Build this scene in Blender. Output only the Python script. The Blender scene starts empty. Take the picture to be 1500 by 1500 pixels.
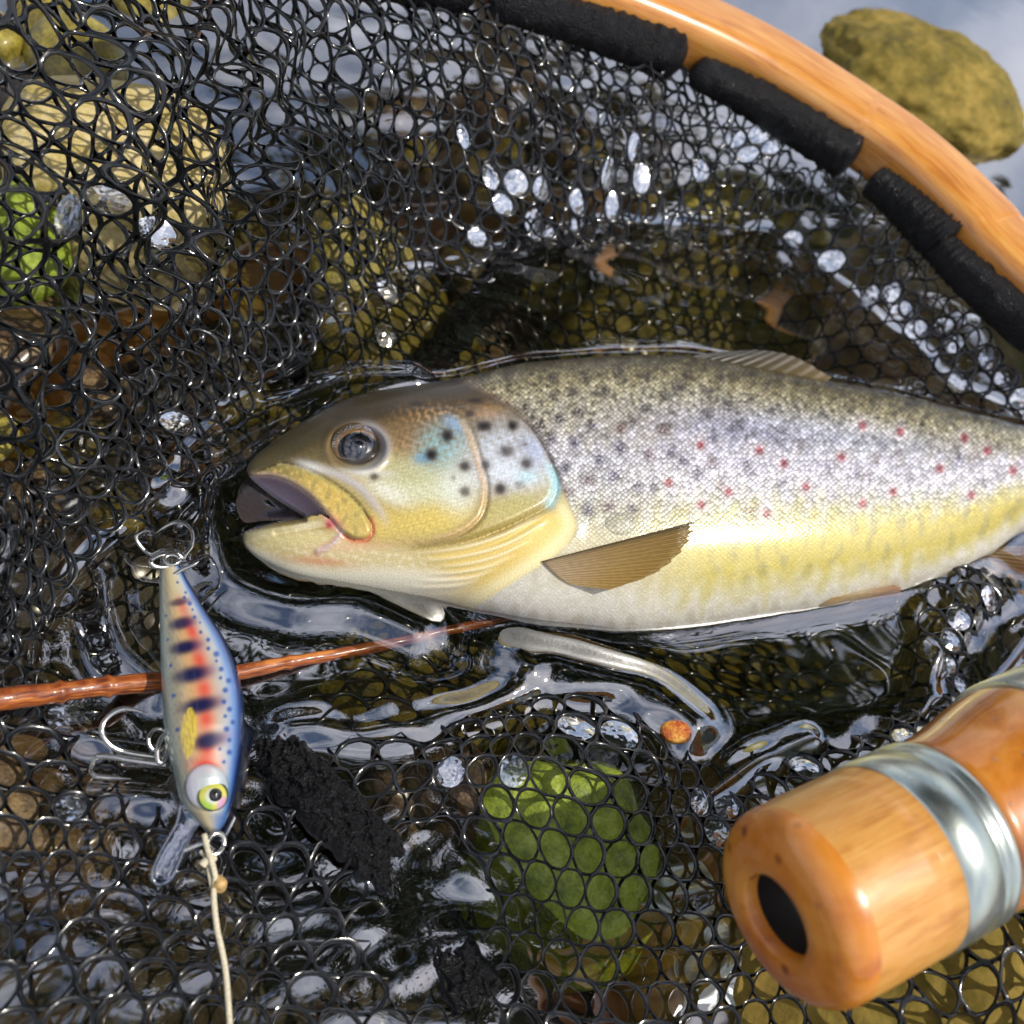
import bpy, math, random
import numpy as np
from mathutils import Vector, Matrix
from mathutils.geometry import delaunay_2d_cdt
random.seed(7); rng = np.random.default_rng(7)
sc = bpy.context.scene
COL = sc.collection

# ------------------------------------------------------------------ camera
PITCH = math.radians(55); D = 0.19; HALF = math.radians(28); HF = math.tan(HALF); ROLL = math.radians(24)
FV = np.array([0, math.cos(PITCH), -math.sin(PITCH)]); U0 = np.array([0, math.sin(PITCH), math.cos(PITCH)]); R0 = np.array([1., 0, 0])
CAM = -FV * D
RV = math.cos(ROLL) * R0 + math.sin(ROLL) * U0
UV_ = -math.sin(ROLL) * R0 + math.cos(ROLL) * U0
cd = bpy.data.cameras.new('camera'); cam = bpy.data.objects.new('camera', cd); COL.objects.link(cam)
M = Matrix([[RV[i], UV_[i], -FV[i], CAM[i]] for i in range(3)] + [[0, 0, 0, 1]])
cam.matrix_world = M
cd.sensor_width = 36; cd.lens = 18 / HF; cd.clip_start = 0.005; cd.clip_end = 200
cd.dof.use_dof = True; cd.dof.focus_distance = 0.166; cd.dof.aperture_fstop = 20.0; cd.dof.aperture_blades = 0
sc.camera = cam
sc.cycles.max_bounces = 6; sc.cycles.diffuse_bounces = 2; sc.cycles.glossy_bounces = 3; sc.cycles.transparent_max_bounces = 10; sc.cycles.caustics_reflective = False

# ------------------------------------------------------------------ sky, sun, exposure
SUN_EL = math.radians(56); SUN_AZ = math.radians(80)        # azimuth clockwise from +Y
w = bpy.data.worlds.new('World'); sc.world = w; w.use_nodes = True
nt = w.node_tree; nt.nodes.clear()
out = nt.nodes.new('ShaderNodeOutputWorld'); bg = nt.nodes.new('ShaderNodeBackground')
sky = nt.nodes.new('ShaderNodeTexSky'); sky.sky_type = 'NISHITA'; sky.sun_disc = False
sky.sun_elevation = SUN_EL; sky.sun_rotation = SUN_AZ
tc = nt.nodes.new('ShaderNodeTexCoord'); nz = nt.nodes.new('ShaderNodeTexNoise')
nz.inputs['Scale'].default_value = 2.6; nz.inputs['Detail'].default_value = 7; nz.inputs['Roughness'].default_value = 0.55
cr = nt.nodes.new('ShaderNodeValToRGB'); cr.color_ramp.elements[0].position = 0.40; cr.color_ramp.elements[1].position = 0.64
mx = nt.nodes.new('ShaderNodeMix'); mx.data_type = 'RGBA'
mx.inputs['B'].default_value = (11.0, 11.0, 11.8, 1)
nt.links.new(tc.outputs['Generated'], nz.inputs['Vector']); nt.links.new(nz.outputs['Fac'], cr.inputs['Fac'])
nt.links.new(cr.outputs['Color'], mx.inputs['Factor']); nt.links.new(sky.outputs['Color'], mx.inputs['A'])
nt.links.new(mx.outputs['Result'], bg.inputs['Color']); bg.inputs['Strength'].default_value = 0.10
nt.links.new(bg.outputs['Background'], out.inputs['Surface'])
ld = bpy.data.lights.new('sun', 'SUN'); ld.energy = 3.2; ld.angle = math.radians(0.6); ld.color = (1, 0.95, 0.86)
sun = bpy.data.objects.new('sun', ld); COL.objects.link(sun)
sd = Vector((math.sin(SUN_AZ) * math.cos(SUN_EL), math.cos(SUN_AZ) * math.cos(SUN_EL), math.sin(SUN_EL)))
sun.rotation_euler = sd.to_track_quat('Z', 'Y').to_euler(); sun.location = sd * 3
vs = sc.view_settings; vs.view_transform = 'Standard'; vs.look = 'None'; vs.exposure = 0.18; vs.gamma = 1; vs.use_curve_mapping = False

# ------------------------------------------------------------------ pixel / plane helpers (photo pixels are 1500 x 1500)
def ray(px, py):
    px = np.asarray(px, float); py = np.asarray(py, float)
    return FV + np.multiply.outer((px - 750) / 750 * HF, RV) + np.multiply.outer((750 - py) / 750 * HF, UV_)
def P(px, py, z=0.0):
    d = ray(px, py); z = np.asarray(z, float)
    t = (z - CAM[2]) / d[..., 2]
    return CAM + d * t[..., None]
def PIX(p):
    v = np.asarray(p, float) - CAM; dz = v @ FV
    return 750 + 750 * (v @ RV) / dz / HF, 750 - 750 * (v @ UV_) / dz / HF
class Plane:
    def __init__(s, o, n): s.o = np.array(o, float); s.n = np.array(n, float) / np.linalg.norm(n)
    def at(s, px, py, h=0.0):
        d = ray(px, py); t = ((s.o - CAM) @ s.n + np.asarray(h, float)) / (d @ s.n)
        return CAM + d * t[..., None]

def tag(o, label=None, cat=None, group=None, kind=None):
    for k, v in (('label', label), ('category', cat), ('group', group), ('kind', kind)):
        if v: o[k] = v
    return o
def empty(name, loc):
    o = bpy.data.objects.new(name, None); COL.objects.link(o); o.location = loc; o.empty_display_size = 0.01; return o
def root_loc(p):
    if p is None: return np.zeros(3)
    while p.parent: p = p.parent
    return np.array(p.location)
def mesh_data(name, V, Fc, smooth=True):
    me = bpy.data.meshes.new(name); V = np.asarray(V, np.float32)
    if isinstance(Fc, np.ndarray):
        nf, k = Fc.shape; lt = np.full(nf, k, np.int32); li = Fc.astype(np.int32).ravel()
    else:
        lt = np.array([len(f) for f in Fc], np.int32); li = np.array([i for f in Fc for i in f], np.int32); nf = len(Fc)
    me.vertices.add(len(V)); me.vertices.foreach_set('co', V.ravel())
    me.loops.add(len(li)); me.loops.foreach_set('vertex_index', li)
    me.polygons.add(nf); me.polygons.foreach_set('loop_start', np.concatenate([[0], np.cumsum(lt)[:-1]]).astype(np.int32))
    me.polygons.foreach_set('loop_total', lt)
    me.polygons.foreach_set('use_smooth', np.full(nf, smooth))
    me.update(calc_edges=True); me.validate()
    return me
def obj(name, V, Fc, mat, parent=None, smooth=True, colors=None, attrs=None, uv=None):
    V = np.asarray(V, float); loc = None
    if parent is None: loc = V.mean(0); loc[2] = V[:, 2].min()
    off = root_loc(parent) if parent is not None else loc
    me = mesh_data(name, V - off, Fc, smooth)
    if mat: me.materials.append(mat)
    if colors is not None:
        a = me.color_attributes.new('pig', 'FLOAT_COLOR', 'POINT')
        a.data.foreach_set('color', np.c_[colors, np.ones(len(V))].astype(np.float32).ravel())
    for k, v in (attrs or {}).items():
        a = me.attributes.new(k, 'FLOAT', 'POINT'); a.data.foreach_set('value', np.asarray(v, np.float32))
    if uv is not None:
        a = me.attributes.new('surf', 'FLOAT_VECTOR', 'POINT')
        a.data.foreach_set('vector', np.c_[uv, np.zeros(len(V))].astype(np.float32).ravel())
    o = bpy.data.objects.new(name, me); COL.objects.link(o)
    if parent is not None: o.parent = parent
    else: o.location = loc
    return o
def lin(c):
    c = np.asarray(c, float) / 255.0
    return np.where(c <= 0.04045, c / 12.92, ((c + 0.055) / 1.055) ** 2.4)
def sstep(a, b, x): t = np.clip((x - a) / (b - a), 0, 1); return t * t * (3 - 2 * t)
def spline(pts, n):
    pts = np.asarray(pts, float); k = len(pts)
    P_ = np.vstack([2 * pts[0] - pts[1], pts, 2 * pts[-1] - pts[-2]])
    tt = np.linspace(0, k - 1 - 1e-9, n); i = tt.astype(int); f = (tt - i)[:, None]
    a, b, c, d = P_[i], P_[i + 1], P_[i + 2], P_[i + 3]
    return 0.5 * (2 * b + (c - a) * f + (2 * a - 5 * b + 4 * c - d) * f ** 2 + (3 * b - a - 3 * c + d) * f ** 3)
def seg_dist(px, py, line, closed=False):
    """distance to a polyline, the parameter of the nearest point and the side (+ left of travel in image with y down)"""
    L = np.asarray(line, float)
    if closed: L = np.vstack([L, L[:1]])
    best = np.full(np.shape(px), 1e9); par = np.zeros(np.shape(px)); side = np.zeros(np.shape(px))
    for i in range(len(L) - 1):
        a, b = L[i], L[i + 1]; d = b - a; l2 = (d @ d) + 1e-12
        raw = ((px - a[0]) * d[0] + (py - a[1]) * d[1]) / l2
        t = np.clip(raw, 0, 1)
        dx = px - a[0] - t * d[0]; dy = py - a[1] - t * d[1]; dd = np.hypot(dx, dy)
        m = dd < best
        best = np.where(m, dd, best); par = np.where(m, (i + t) / (len(L) - 1), par)
        side = np.where(m, np.sign((px - a[0]) * d[1] - (py - a[1]) * d[0]), side)
    return best, par, side
def inside(px, py, poly):
    poly = np.asarray(poly, float); r = np.zeros(np.shape(px), bool); n = len(poly)
    for i in range(n):
        x1, y1 = poly[i]; x2, y2 = poly[(i + 1) % n]
        c = ((y1 > py) != (y2 > py)) & (px < (x2 - x1) * (py - y1) / (y2 - y1 + 1e-12) + x1)
        r ^= c
    return r
class Noise:
    """smooth sum of random waves"""
    def __init__(s, wl, n=14, seed=0, spread=0.6):
        r = np.random.default_rng(seed); a = r.uniform(0, 2 * np.pi, n); k = 2 * np.pi / (wl * r.uniform(1 - spread * .5, 1 + spread, n))
        s.k = np.c_[np.cos(a) * k, np.sin(a) * k]; s.p = r.uniform(0, 6.28, n); s.n = n
    def __call__(s, x, y):
        o = 0
        for (kx, ky), p in zip(s.k, s.p): o = o + np.sin(kx * x + ky * y + p)
        return o / math.sqrt(s.n / 2)

def tube(pts, rad, ns=10, cap=True, ell=None):
    pts = np.asarray(pts, float); n = len(pts); rad = np.broadcast_to(np.asarray(rad, float), (n,))
    tg = np.gradient(pts, axis=0); tg /= np.linalg.norm(tg, axis=1)[:, None] + 1e-12
    up = np.array([0, 0, 1.]) if abs(tg[0][2]) < .9 else np.array([1., 0, 0])
    N = []; v = up - tg[0] * (up @ tg[0]); v /= np.linalg.norm(v)
    for i in range(n):
        v = v - tg[i] * (v @ tg[i]); v /= np.linalg.norm(v); N.append(v)
    N = np.array(N); B = np.cross(tg, N); a = np.linspace(0, 2 * np.pi, ns, endpoint=False)
    V = (pts[:, None] + rad[:, None, None] * (np.cos(a)[None, :, None] * N[:, None] + np.sin(a)[None, :, None] * B[:, None])).reshape(-1, 3)
    Fc = [(i * ns + j, i * ns + (j + 1) % ns, (i + 1) * ns + (j + 1) % ns, (i + 1) * ns + j) for i in range(n - 1) for j in range(ns)]
    if cap: Fc += [tuple(range(ns - 1, -1, -1)), tuple((n - 1) * ns + j for j in range(ns))]
    return V, Fc
def join(parts):
    V = []; Fc = []; o = 0
    for v, f in parts:
        V.append(np.asarray(v)); Fc += [tuple(int(i) + o for i in q) for q in f]; o += len(v)
    return np.vstack(V), Fc
def grid_faces(nu, nv):
    i, j = np.meshgrid(np.arange(nu - 1), np.arange(nv - 1), indexing='ij'); a = (i * nv + j).ravel()
    return np.c_[a, a + nv, a + nv + 1, a + 1]

# ------------------------------------------------------------------ materials
def new_mat(name):
    m = bpy.data.materials.new(name); m.use_nodes = True; t = m.node_tree
    b = t.nodes['Principled BSDF']; return m, t, b
def node(t, kind, **kw):
    n = t.nodes.new('ShaderNode' + kind)
    for k, v in kw.items():
        if k in ('data_type', 'blend_type', 'operation', 'feature', 'noise_dimensions', 'attribute_name', 'bands_direction', 'invert'): setattr(n, k, v)
        else: n.inputs[k.replace('_', ' ')].default_value = v
    return n
def bump(t, b, height, strength, dist):
    n = node(t, 'Bump', Strength=strength, Distance=dist); t.links.new(height, n.inputs['Height']); t.links.new(n.outputs['Normal'], b.inputs['Normal']); return n
def ramp(t, src, stops):
    r = t.nodes.new('ShaderNodeValToRGB'); e = r.color_ramp.elements
    while len(e) < len(stops): e.new(0.5)
    for q, (p, c) in zip(e, stops): q.position = p; q.color = (*c, 1)
    t.links.new(src, r.inputs['Fac']); return r
def L(r, g, b): return tuple(float(x) for x in lin((r, g, b)))

def mat_simple(name, col, rough=0.4, metal=0.0, coat=0.0, bscale=None, bstr=0.3, bdist=0.0003, var=0.15, spec=.5, cr=.08):
    m, t, b = new_mat(name)
    tcn = node(t, 'TexCoord'); n = node(t, 'TexNoise', Scale=bscale or 120.0, Detail=5.0)
    t.links.new(tcn.outputs['Object'], n.inputs['Vector'])
    c = np.array(col); r = ramp(t, n.outputs['Fac'], [(0.3, tuple(np.clip(c * (1 - var), 0, 1))), (0.7, tuple(np.clip(c * (1 + var), 0, 1)))])
    t.links.new(r.outputs['Color'], b.inputs['Base Color'])
    b.inputs['Roughness'].default_value = rough; b.inputs['Metallic'].default_value = metal
    b.inputs['Coat Weight'].default_value = coat; b.inputs['Coat Roughness'].default_value = cr; b.inputs['Specular IOR Level'].default_value = spec
    if bstr:
        q = bump(t, b, n.outputs['Fac'], bstr, bdist); t.links.new(q.outputs['Normal'], b.inputs['Coat Normal'])
    return m
M_RUBBER = mat_simple('wet_black_rubber', (0.005, 0.0055, 0.006), 0.30, 0, 1.0, 700, 0.25, 0.00012, 0.3, spec=.25, cr=.09)
M_TAPE = mat_simple('black_fuzzy_tape', (0.006, 0.006, 0.007), 0.55, 0, 0.45, 1900, 1.0, 0.0009, 0.6, spec=.08, cr=.10)
M_STEEL = mat_simple('polished_steel_wire', (0.62, 0.60, 0.56), 0.16, 1.0, 0, 700, 0.05, 0.00005, 0.1)

def mat_stone(name, stops, scale, rough=0.55, coat=0.25):
    m, t, b = new_mat(name)
    tcn = node(t, 'TexCoord'); n = node(t, 'TexNoise', Scale=scale, Detail=8.0, Roughness=0.65)
    n2 = node(t, 'TexNoise', Scale=scale * 7, Detail=4.0)
    info = node(t, 'ObjectInfo'); add = node(t, 'VectorMath', operation='ADD')
    t.links.new(tcn.outputs['Object'], add.inputs[0]); t.links.new(info.outputs['Random'], add.inputs[1])
    for q in (n, n2): t.links.new(add.outputs[0], q.inputs['Vector'])
    mm = node(t, 'Math', operation='MULTIPLY_ADD'); mm.inputs[1].default_value = 0.35
    t.links.new(n2.outputs['Fac'], mm.inputs[0])
    s = node(t, 'Math', operation='MULTIPLY_ADD'); s.inputs[1].default_value = 0.28; s.inputs[2].default_value = -0.32
    t.links.new(info.outputs['Random'], s.inputs[0]); t.links.new(s.outputs[0], mm.inputs[2])
    a2 = node(t, 'Math', operation='ADD'); t.links.new(mm.outputs[0], a2.inputs[0]); t.links.new(n.outputs['Fac'], a2.inputs[1])
    r = ramp(t, a2.outputs[0], stops); t.links.new(r.outputs['Color'], b.inputs['Base Color'])
    b.inputs['Roughness'].default_value = rough; b.inputs['Coat Weight'].default_value = coat; b.inputs['Coat Roughness'].default_value = 0.15
    bump(t, b, a2.outputs[0], 0.6, 0.001)
    return m
M_OLIVE = mat_stone('olive_algae_stone', [(0.25, L(54, 42, 14)), (0.5, L(118, 106, 24)), (0.75, L(176, 160, 56))], 230)
M_GREEN = mat_stone('green_algae_stone', [(0.25, L(84, 100, 18)), (0.5, L(152, 168, 42)), (0.75, L(200, 208, 120))], 260)
M_BROWN = mat_stone('brown_wet_stone', [(0.25, L(30, 20, 11)), (0.5, L(76, 56, 28)), (0.75, L(134, 110, 68))], 230)
M_PALE = mat_stone('pale_sunlit_stone', [(0.25, L(112, 96, 40)), (0.48, L(190, 168, 96)), (0.72, L(230, 212, 160))], 3.2, 0.8, 0)
M_BED = mat_stone('river_bed_gravel', [(0.25, L(24, 17, 9)), (0.5, L(52, 40, 17)), (0.75, L(84, 72, 30))], 150)
M_MOSS = mat_stone('mossy_rock', [(0.25, L(58, 50, 14)), (0.5, L(118, 102, 30)), (0.75, L(168, 140, 62))], 70, 0.85, 0)
M_AMBER = mat_stone('amber_pebble', [(0.28, L(176, 62, 12)), (0.45, L(226, 150, 36)), (0.65, L(240, 214, 130))], 1.3, 0.3, 0.5)
# the same stones for pebbles built at unit size
M_OLIVE_P = mat_stone('olive_pebble', [(0.25, L(46, 34, 12)), (0.5, L(108, 96, 24)), (0.75, L(176, 160, 62))], 1.7)
M_BROWN_P = mat_stone('brown_pebble', [(0.25, L(26, 18, 10)), (0.5, L(80, 58, 30)), (0.75, L(160, 134, 92))], 1.7)
M_GREEN_P = mat_stone('green_pebble', [(0.25, L(70, 86, 14)), (0.5, L(140, 158, 36)), (0.75, L(196, 204, 110))], 1.8, .7)

def mat_water(name, refl, tint, bscale, bstr):
    m = bpy.data.materials.new(name); m.use_nodes = True; t = m.node_tree; t.nodes.clear()
    o = node(t, 'OutputMaterial'); g = node(t, 'BsdfGlossy', Roughness=0.12 if bscale < 10 else 0.02); tr = node(t, 'BsdfTransparent', Color=(*tint, 1)); mixn = node(t, 'MixShader')
    lw = node(t, 'LayerWeight', Blend=0.5); pw = node(t, 'Math', operation='POWER'); pw.inputs[1].default_value = 2.2
    ma = node(t, 'Math', operation='MULTIPLY_ADD'); ma.inputs[1].default_value = 1 - refl; ma.inputs[2].default_value = refl
    t.links.new(lw.outputs['Facing'], pw.inputs[0]); t.links.new(pw.outputs[0], ma.inputs[0]); t.links.new(ma.outputs[0], mixn.inputs[0])
    t.links.new(tr.outputs[0], mixn.inputs[1]); t.links.new(g.outputs[0], mixn.inputs[2]); t.links.new(mixn.outputs[0], o.inputs['Surface'])
    g.inputs['Color'].default_value = (0.93, 0.95, 1, 1)
    tcn = node(t, 'TexCoord'); n = node(t, 'TexNoise', Scale=bscale, Detail=2.0); inf = node(t, 'ObjectInfo'); ad = node(t, 'VectorMath', operation='ADD'); sc_ = node(t, 'VectorMath', operation='SCALE'); sc_.inputs['Scale'].default_value = 40 if bscale < 10 else 0
    t.links.new(inf.outputs['Random'], sc_.inputs[0]); t.links.new(tcn.outputs['Object'], ad.inputs[0]); t.links.new(sc_.outputs[0], ad.inputs[1]); t.links.new(ad.outputs[0], n.inputs['Vector'])
    bp = node(t, 'Bump', Strength=bstr, Distance=0.0006 if bscale > 10 else 0.25); t.links.new(n.outputs['Fac'], bp.inputs['Height'])
    t.links.new(bp.outputs[0], g.inputs['Normal'])
    return m
M_WATER = mat_water('clear_river_water', 0.34, (0.90, 0.87, 0.78), 45, 0.12)
M_FILM = mat_water('water_film', 0.70, (0.96, 0.97, 0.97), 0.8, 0.10)

# ------------------------------------------------------------------ net bag height field
CT = [  # photo pixel x, y and height of the net above the water in mm
 (0,0,58),(0,188,48),(0,330,42),(0,500,33),(30,650,20),(60,760,9),(130,850,0),(0,900,6),(-250,700,40),(-250,1000,22),
 (150,100,50),(150,250,40),(150,450,27),(200,600,11),(270,720,-1),(300,400,17),(420,565,-1),(350,300,25),(350,120,39),(500,480,0),(600,430,-2),(690,545,-7),(500,330,12),
 (500,200,25),(500,60,38),(750,390,-2),(750,300,8),(750,190,20),(750,80,32),(1000,350,-2),(1000,260,9),(1000,190,18),(1000,110,26),(1150,350,0),(1200,240,14),(1330,560,-3),(1400,480,7),(1460,430,14),(1500,620,0),
 (1560,760,0),(1000,450,-16),(1200,500,-12),(900,430,-13),(850,480,-16),(1300,700,-18),(1000,700,-22),(700,700,-20),(500,700,-20),(1500,900,-3),(1470,880,3),(1380,940,2.5),(1370,1030,2),(1310,1000,-8),(1440,960,-6),
 (1100,1150,1.5),(1220,1095,1.5),(1050,1190,1),(1000,1010,-14),(1150,1010,-17),(850,945,-16),(700,990,-9),(500,900,-5),(600,880,-9),(400,830,-10),(330,740,-9),(440,1100,0),(600,1065,0.5),(850,1015,1.5),(970,1060,-0.5),(700,1125,7),(850,1115,9),(560,1150,5),(900,1200,8),(850,1312,6),(620,1250,-3),(450,1000,-4),
 (330,960,-4),(190,900,-6),(200,1060,-3),(200,1200,1),(60,1200,4),(60,1040,2),(330,1250,2),(500,1300,2),(0,1500,6),(400,1500,4),(800,1500,2),(1080,1380,3),(1250,1240,6),(1250,1450,12),(1450,1400,20),(1550,1250,16),(1500,1550,22),(1500,1080,0),(1700,1000,10)]
CT = np.array(CT, float); _cp = P(CT[:, 0], CT[:, 1], CT[:, 2] / 1000)
def closed_spline(pts, per):
    pts = np.asarray(pts, float); n = len(pts); o = []
    for i in range(n):
        a, b, c, d = pts[i - 1], pts[i], pts[(i + 1) % n], pts[(i + 2) % n]
        f = np.linspace(0, 1, per, endpoint=False)[:, None]
        o.append(0.5 * (2 * b + (c - a) * f + (2 * a - 5 * b + 4 * c - d) * f ** 2 + (3 * b - a - 3 * c + d) * f ** 3))
    return np.vstack(o)
# hoop centre line: pixels for the stretch in view, metres beyond it
_hp = np.array([P(x, y, z) for x, y, z in ((1262, 188, .026), (1345, 250, .025), (1425, 328, .024), (1500, 405, .023))] +
    [np.array(q) for q in ((0.172, 0.06, .022), (0.180, -0.02, .023), (0.145, -.105, .028), (0.07, -.165, .036), (0.0, -.174, .042), (-.062, -.150, .048), (-.100, -.108, .053), (-.117, -.060, .058), (-.122, -.012, .061), (-.117, .032, .060))] +
    [P(x, y, z) for x, y, z in ((420, -130, .052), (700, -65, .043), (900, 0, .036), (1090, 82, .030))])
HOOPC = closed_spline(_hp, 14); HPOLY = HOOPC[:, :2]
_tie = HOOPC[::7] + (HOOPC[:, :].mean(0) - HOOPC[::7]) * 0.05; _tie[:, 2] = HOOPC[::7][:, 2] - 0.004
_cp = np.vstack([_cp, _tie])
def tps_fit(xy, z, lam=1e-7):
    n = len(xy); d = np.linalg.norm(xy[:, None] - xy[None], axis=2)
    K = np.where(d > 0, d ** 2 * np.log(d + 1e-12), 0) + lam * np.eye(n) * 40
    A = np.zeros((n + 3, n + 3)); A[:n, :n] = K; A[:n, n] = 1; A[:n, n + 1:] = xy; A[n, :n] = 1; A[n + 1:, :n] = xy.T
    return np.linalg.solve(A, np.r_[z, 0, 0, 0])
_tw = tps_fit(_cp[:, :2], _cp[:, 2])
def tps_eval(x, y):
    sh = np.shape(x); x = np.ravel(x); y = np.ravel(y)
    d2 = (x[:, None] - _cp[None, :, 0]) ** 2 + (y[:, None] - _cp[None, :, 1]) ** 2
    K = np.where(d2 > 0, 0.5 * d2 * np.log(d2 + 1e-20), 0); n = len(_cp)
    return (K @ _tw[:n] + _tw[n] + _tw[n + 1] * x + _tw[n + 2] * y).reshape(sh)
GX0, GX1, GY0, GY1, GN = -0.17, 0.20, -0.19, 0.20, 220
_gx = np.linspace(GX0, GX1, GN); _gy = np.linspace(GY0, GY1, GN)
_GZ = np.clip(tps_eval(*np.meshgrid(_gx, _gy, indexing='ij')), -0.026, 0.1)
def netz(x, y):
    fx = np.clip((np.asarray(x) - GX0) / (GX1 - GX0) * (GN - 1), 0, GN - 1.001); fy = np.clip((np.asarray(y) - GY0) / (GY1 - GY0) * (GN - 1), 0, GN - 1.001)
    i = fx.astype(int); j = fy.astype(int); a = fx - i; b = fy - j
    return (_GZ[i, j] * (1 - a) + _GZ[i + 1, j] * a) * (1 - b) + (_GZ[i, j + 1] * (1 - a) + _GZ[i + 1, j + 1] * a) * b

# drape: relax a (u,v) grid over the height field so that the cells keep their size on the walls
UN = 116; US = 0.0042; uc = (np.arange(UN) - UN / 2) * US
qx, qy = np.meshgrid(uc + 0.01, uc - 0.015, indexing='ij')
Q = np.stack([qx * 0.9, qy * 0.9, netz(qx * .9, qy * .9)], -1)
def rel(Q, di, dj, rest, k):
    a = Q[max(0, -di):UN - max(0, di), max(0, -dj):UN - max(0, dj)]; b = Q[max(0, di):UN + min(0, di) or None, max(0, dj):UN + min(0, dj) or None]
    d = b - a; l = np.linalg.norm(d, axis=2, keepdims=True); c = d * (l - rest) / (l + 1e-9) * k
    return (slice(max(0, -di), UN - max(0, di)), slice(max(0, -dj), UN - max(0, dj))), (slice(max(0, di), UN + min(0, di) or None), slice(max(0, dj), UN + min(0, dj) or None)), c
for it in range(500):
    acc = np.zeros_like(Q)
    for di, dj, r in ((1, 0, US), (0, 1, US)):
        d = Q[di:, dj:][:UN - di, :UN - dj] - Q[:UN - di, :UN - dj]; l = np.linalg.norm(d, axis=2, keepdims=True); c = d * (l - r) / (l + 1e-9) * 0.22
        acc[:UN - di, :UN - dj] += c; acc[di:, dj:] -= c
    r = US * math.sqrt(2); d = Q[1:, 1:] - Q[:-1, :-1]; l = np.linalg.norm(d, axis=2, keepdims=True); c = d * (l - r) / (l + 1e-9) * 0.08
    acc[:-1, :-1] += c; acc[1:, 1:] -= c
    d = Q[1:, :-1] - Q[:-1, 1:]; l = np.linalg.norm(d, axis=2, keepdims=True); c = d * (l - r) / (l + 1e-9) * 0.08
    acc[:-1, 1:] += c; acc[1:, :-1] -= c
    Q += acc; Q[..., 2] = netz(Q[..., 0], Q[..., 1])
def surf(u, v):
    fu = np.clip((u - uc[0]) / US, 0, UN - 1.001); fv = np.clip((v - uc[0]) / US, 0, UN - 1.001)
    i = fu.astype(int); j = fv.astype(int)
    def cub(t):
        return np.stack([((-t + 2) * t - 1) * t / 2, ((3 * t - 5) * t) * t / 2 + 1, ((-3 * t + 4) * t + 1) * t / 2, ((t - 1) * t) * t / 2], -1)
    wu = cub(fu - i); wv = cub(fv - j); o = 0
    for a in range(4):
        for b in range(4):
            o = o + (wu[..., a] * wv[..., b])[..., None] * Q[np.clip(i + a - 1, 0, UN - 1), np.clip(j + b - 1, 0, UN - 1)]
    return o

PITCHC = 0.0060
def hex_net(u0, v0, rot, cellmask, disp, warp, hole=0.825, thick=0.00052, width=1.0):
    """a moulded rubber net: hexagon cells with rounded holes, returned as vertices, quads and the cell centres"""
    p = PITCHC; rows = int(0.50 / (p * math.sqrt(3) / 2)); cols = int(0.50 / p)
    jj, ii = np.meshgrid(np.arange(-rows // 2, rows // 2), np.arange(-cols // 2, cols // 2))
    cu = (ii + 0.5 * (jj % 2)) * p; cv = jj * p * math.sqrt(3) / 2
    cu = cu.ravel(); cv = cv.ravel(); cr_, sr_ = math.cos(rot), math.sin(rot)
    def place(a, b, wn):
        x = a * cr_ - b * sr_ + u0; y = a * sr_ + b * cr_ + v0
        wx, wy = warp(x, y); x = x + wx; y = y + wy
        S = surf(x, y); e = 0.0006
        N = np.cross(surf(x + e, y) - S, surf(x, y + e) - S); N /= np.linalg.norm(N, axis=-1, keepdims=True) + 1e-12
        dv = disp(x, y, S)
        return S + N * (wn + dv)[..., None]
    Cc = place(cu, cv, np.zeros_like(cu))
    ok = cellmask(Cc); cu, cv = cu[ok], cv[ok]; Cc = Cc[ok]; n = len(cu)
    K = 18; ang = np.arange(K) * 2 * np.pi / K + np.pi / 6
    rh = (p / 2) / np.cos(((ang) % (np.pi / 3)) - np.pi / 6)
    jit = 1 + rng.normal(0, 0.03, (n, 1))
    hr = (0.42 * p / 2 * hole * 1.05 + 0.58 * rh * hole)[None] * jit * np.ones((n, K))
    rings = [(rh[None] * np.ones((n, K)), thick), (hr + 0.00030, thick * 0.88), (hr + 0.00006, thick * 0.4), (hr, 0.0), (hr + 0.00006, -thick * 0.4), (hr + 0.00030, -thick * .88), (rh[None] * np.ones((n, K)), -thick)]
    V = []
    for rr, wn in rings:
        V.append(place(cu[:, None] + rr * np.cos(ang), cv[:, None] + rr * np.sin(ang), np.full((n, K), wn)))
    V = np.stack(V, 1)                                   # n, ring, K, 3
    idx = np.arange(n * 7 * K).reshape(n, 7, K); Fq = []
    for r in range(6):
        a = idx[:, r]; b = idx[:, r + 1]
        Fq.append(np.stack([a, np.roll(a, -1, 1), np.roll(b, -1, 1), b], -1).reshape(-1, 4))
    V = V.reshape(-1, 3); Fq = np.vstack(Fq)
    # weld the shared borders
    key = np.round(V / 2e-5).astype(np.int64); _, first, inv = np.unique(key, axis=0, return_index=True, return_inverse=True)
    V = V[first]; Fq = inv.ravel()[Fq]
    # outward cells: drop degenerate
    good = (Fq[:, 0] != Fq[:, 1]) & (Fq[:, 2] != Fq[:, 3]) & (Fq[:, 0] != Fq[:, 3]) & (Fq[:, 1] != Fq[:, 2])
    return V, Fq[good], Cc, place, cu, cv

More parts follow.
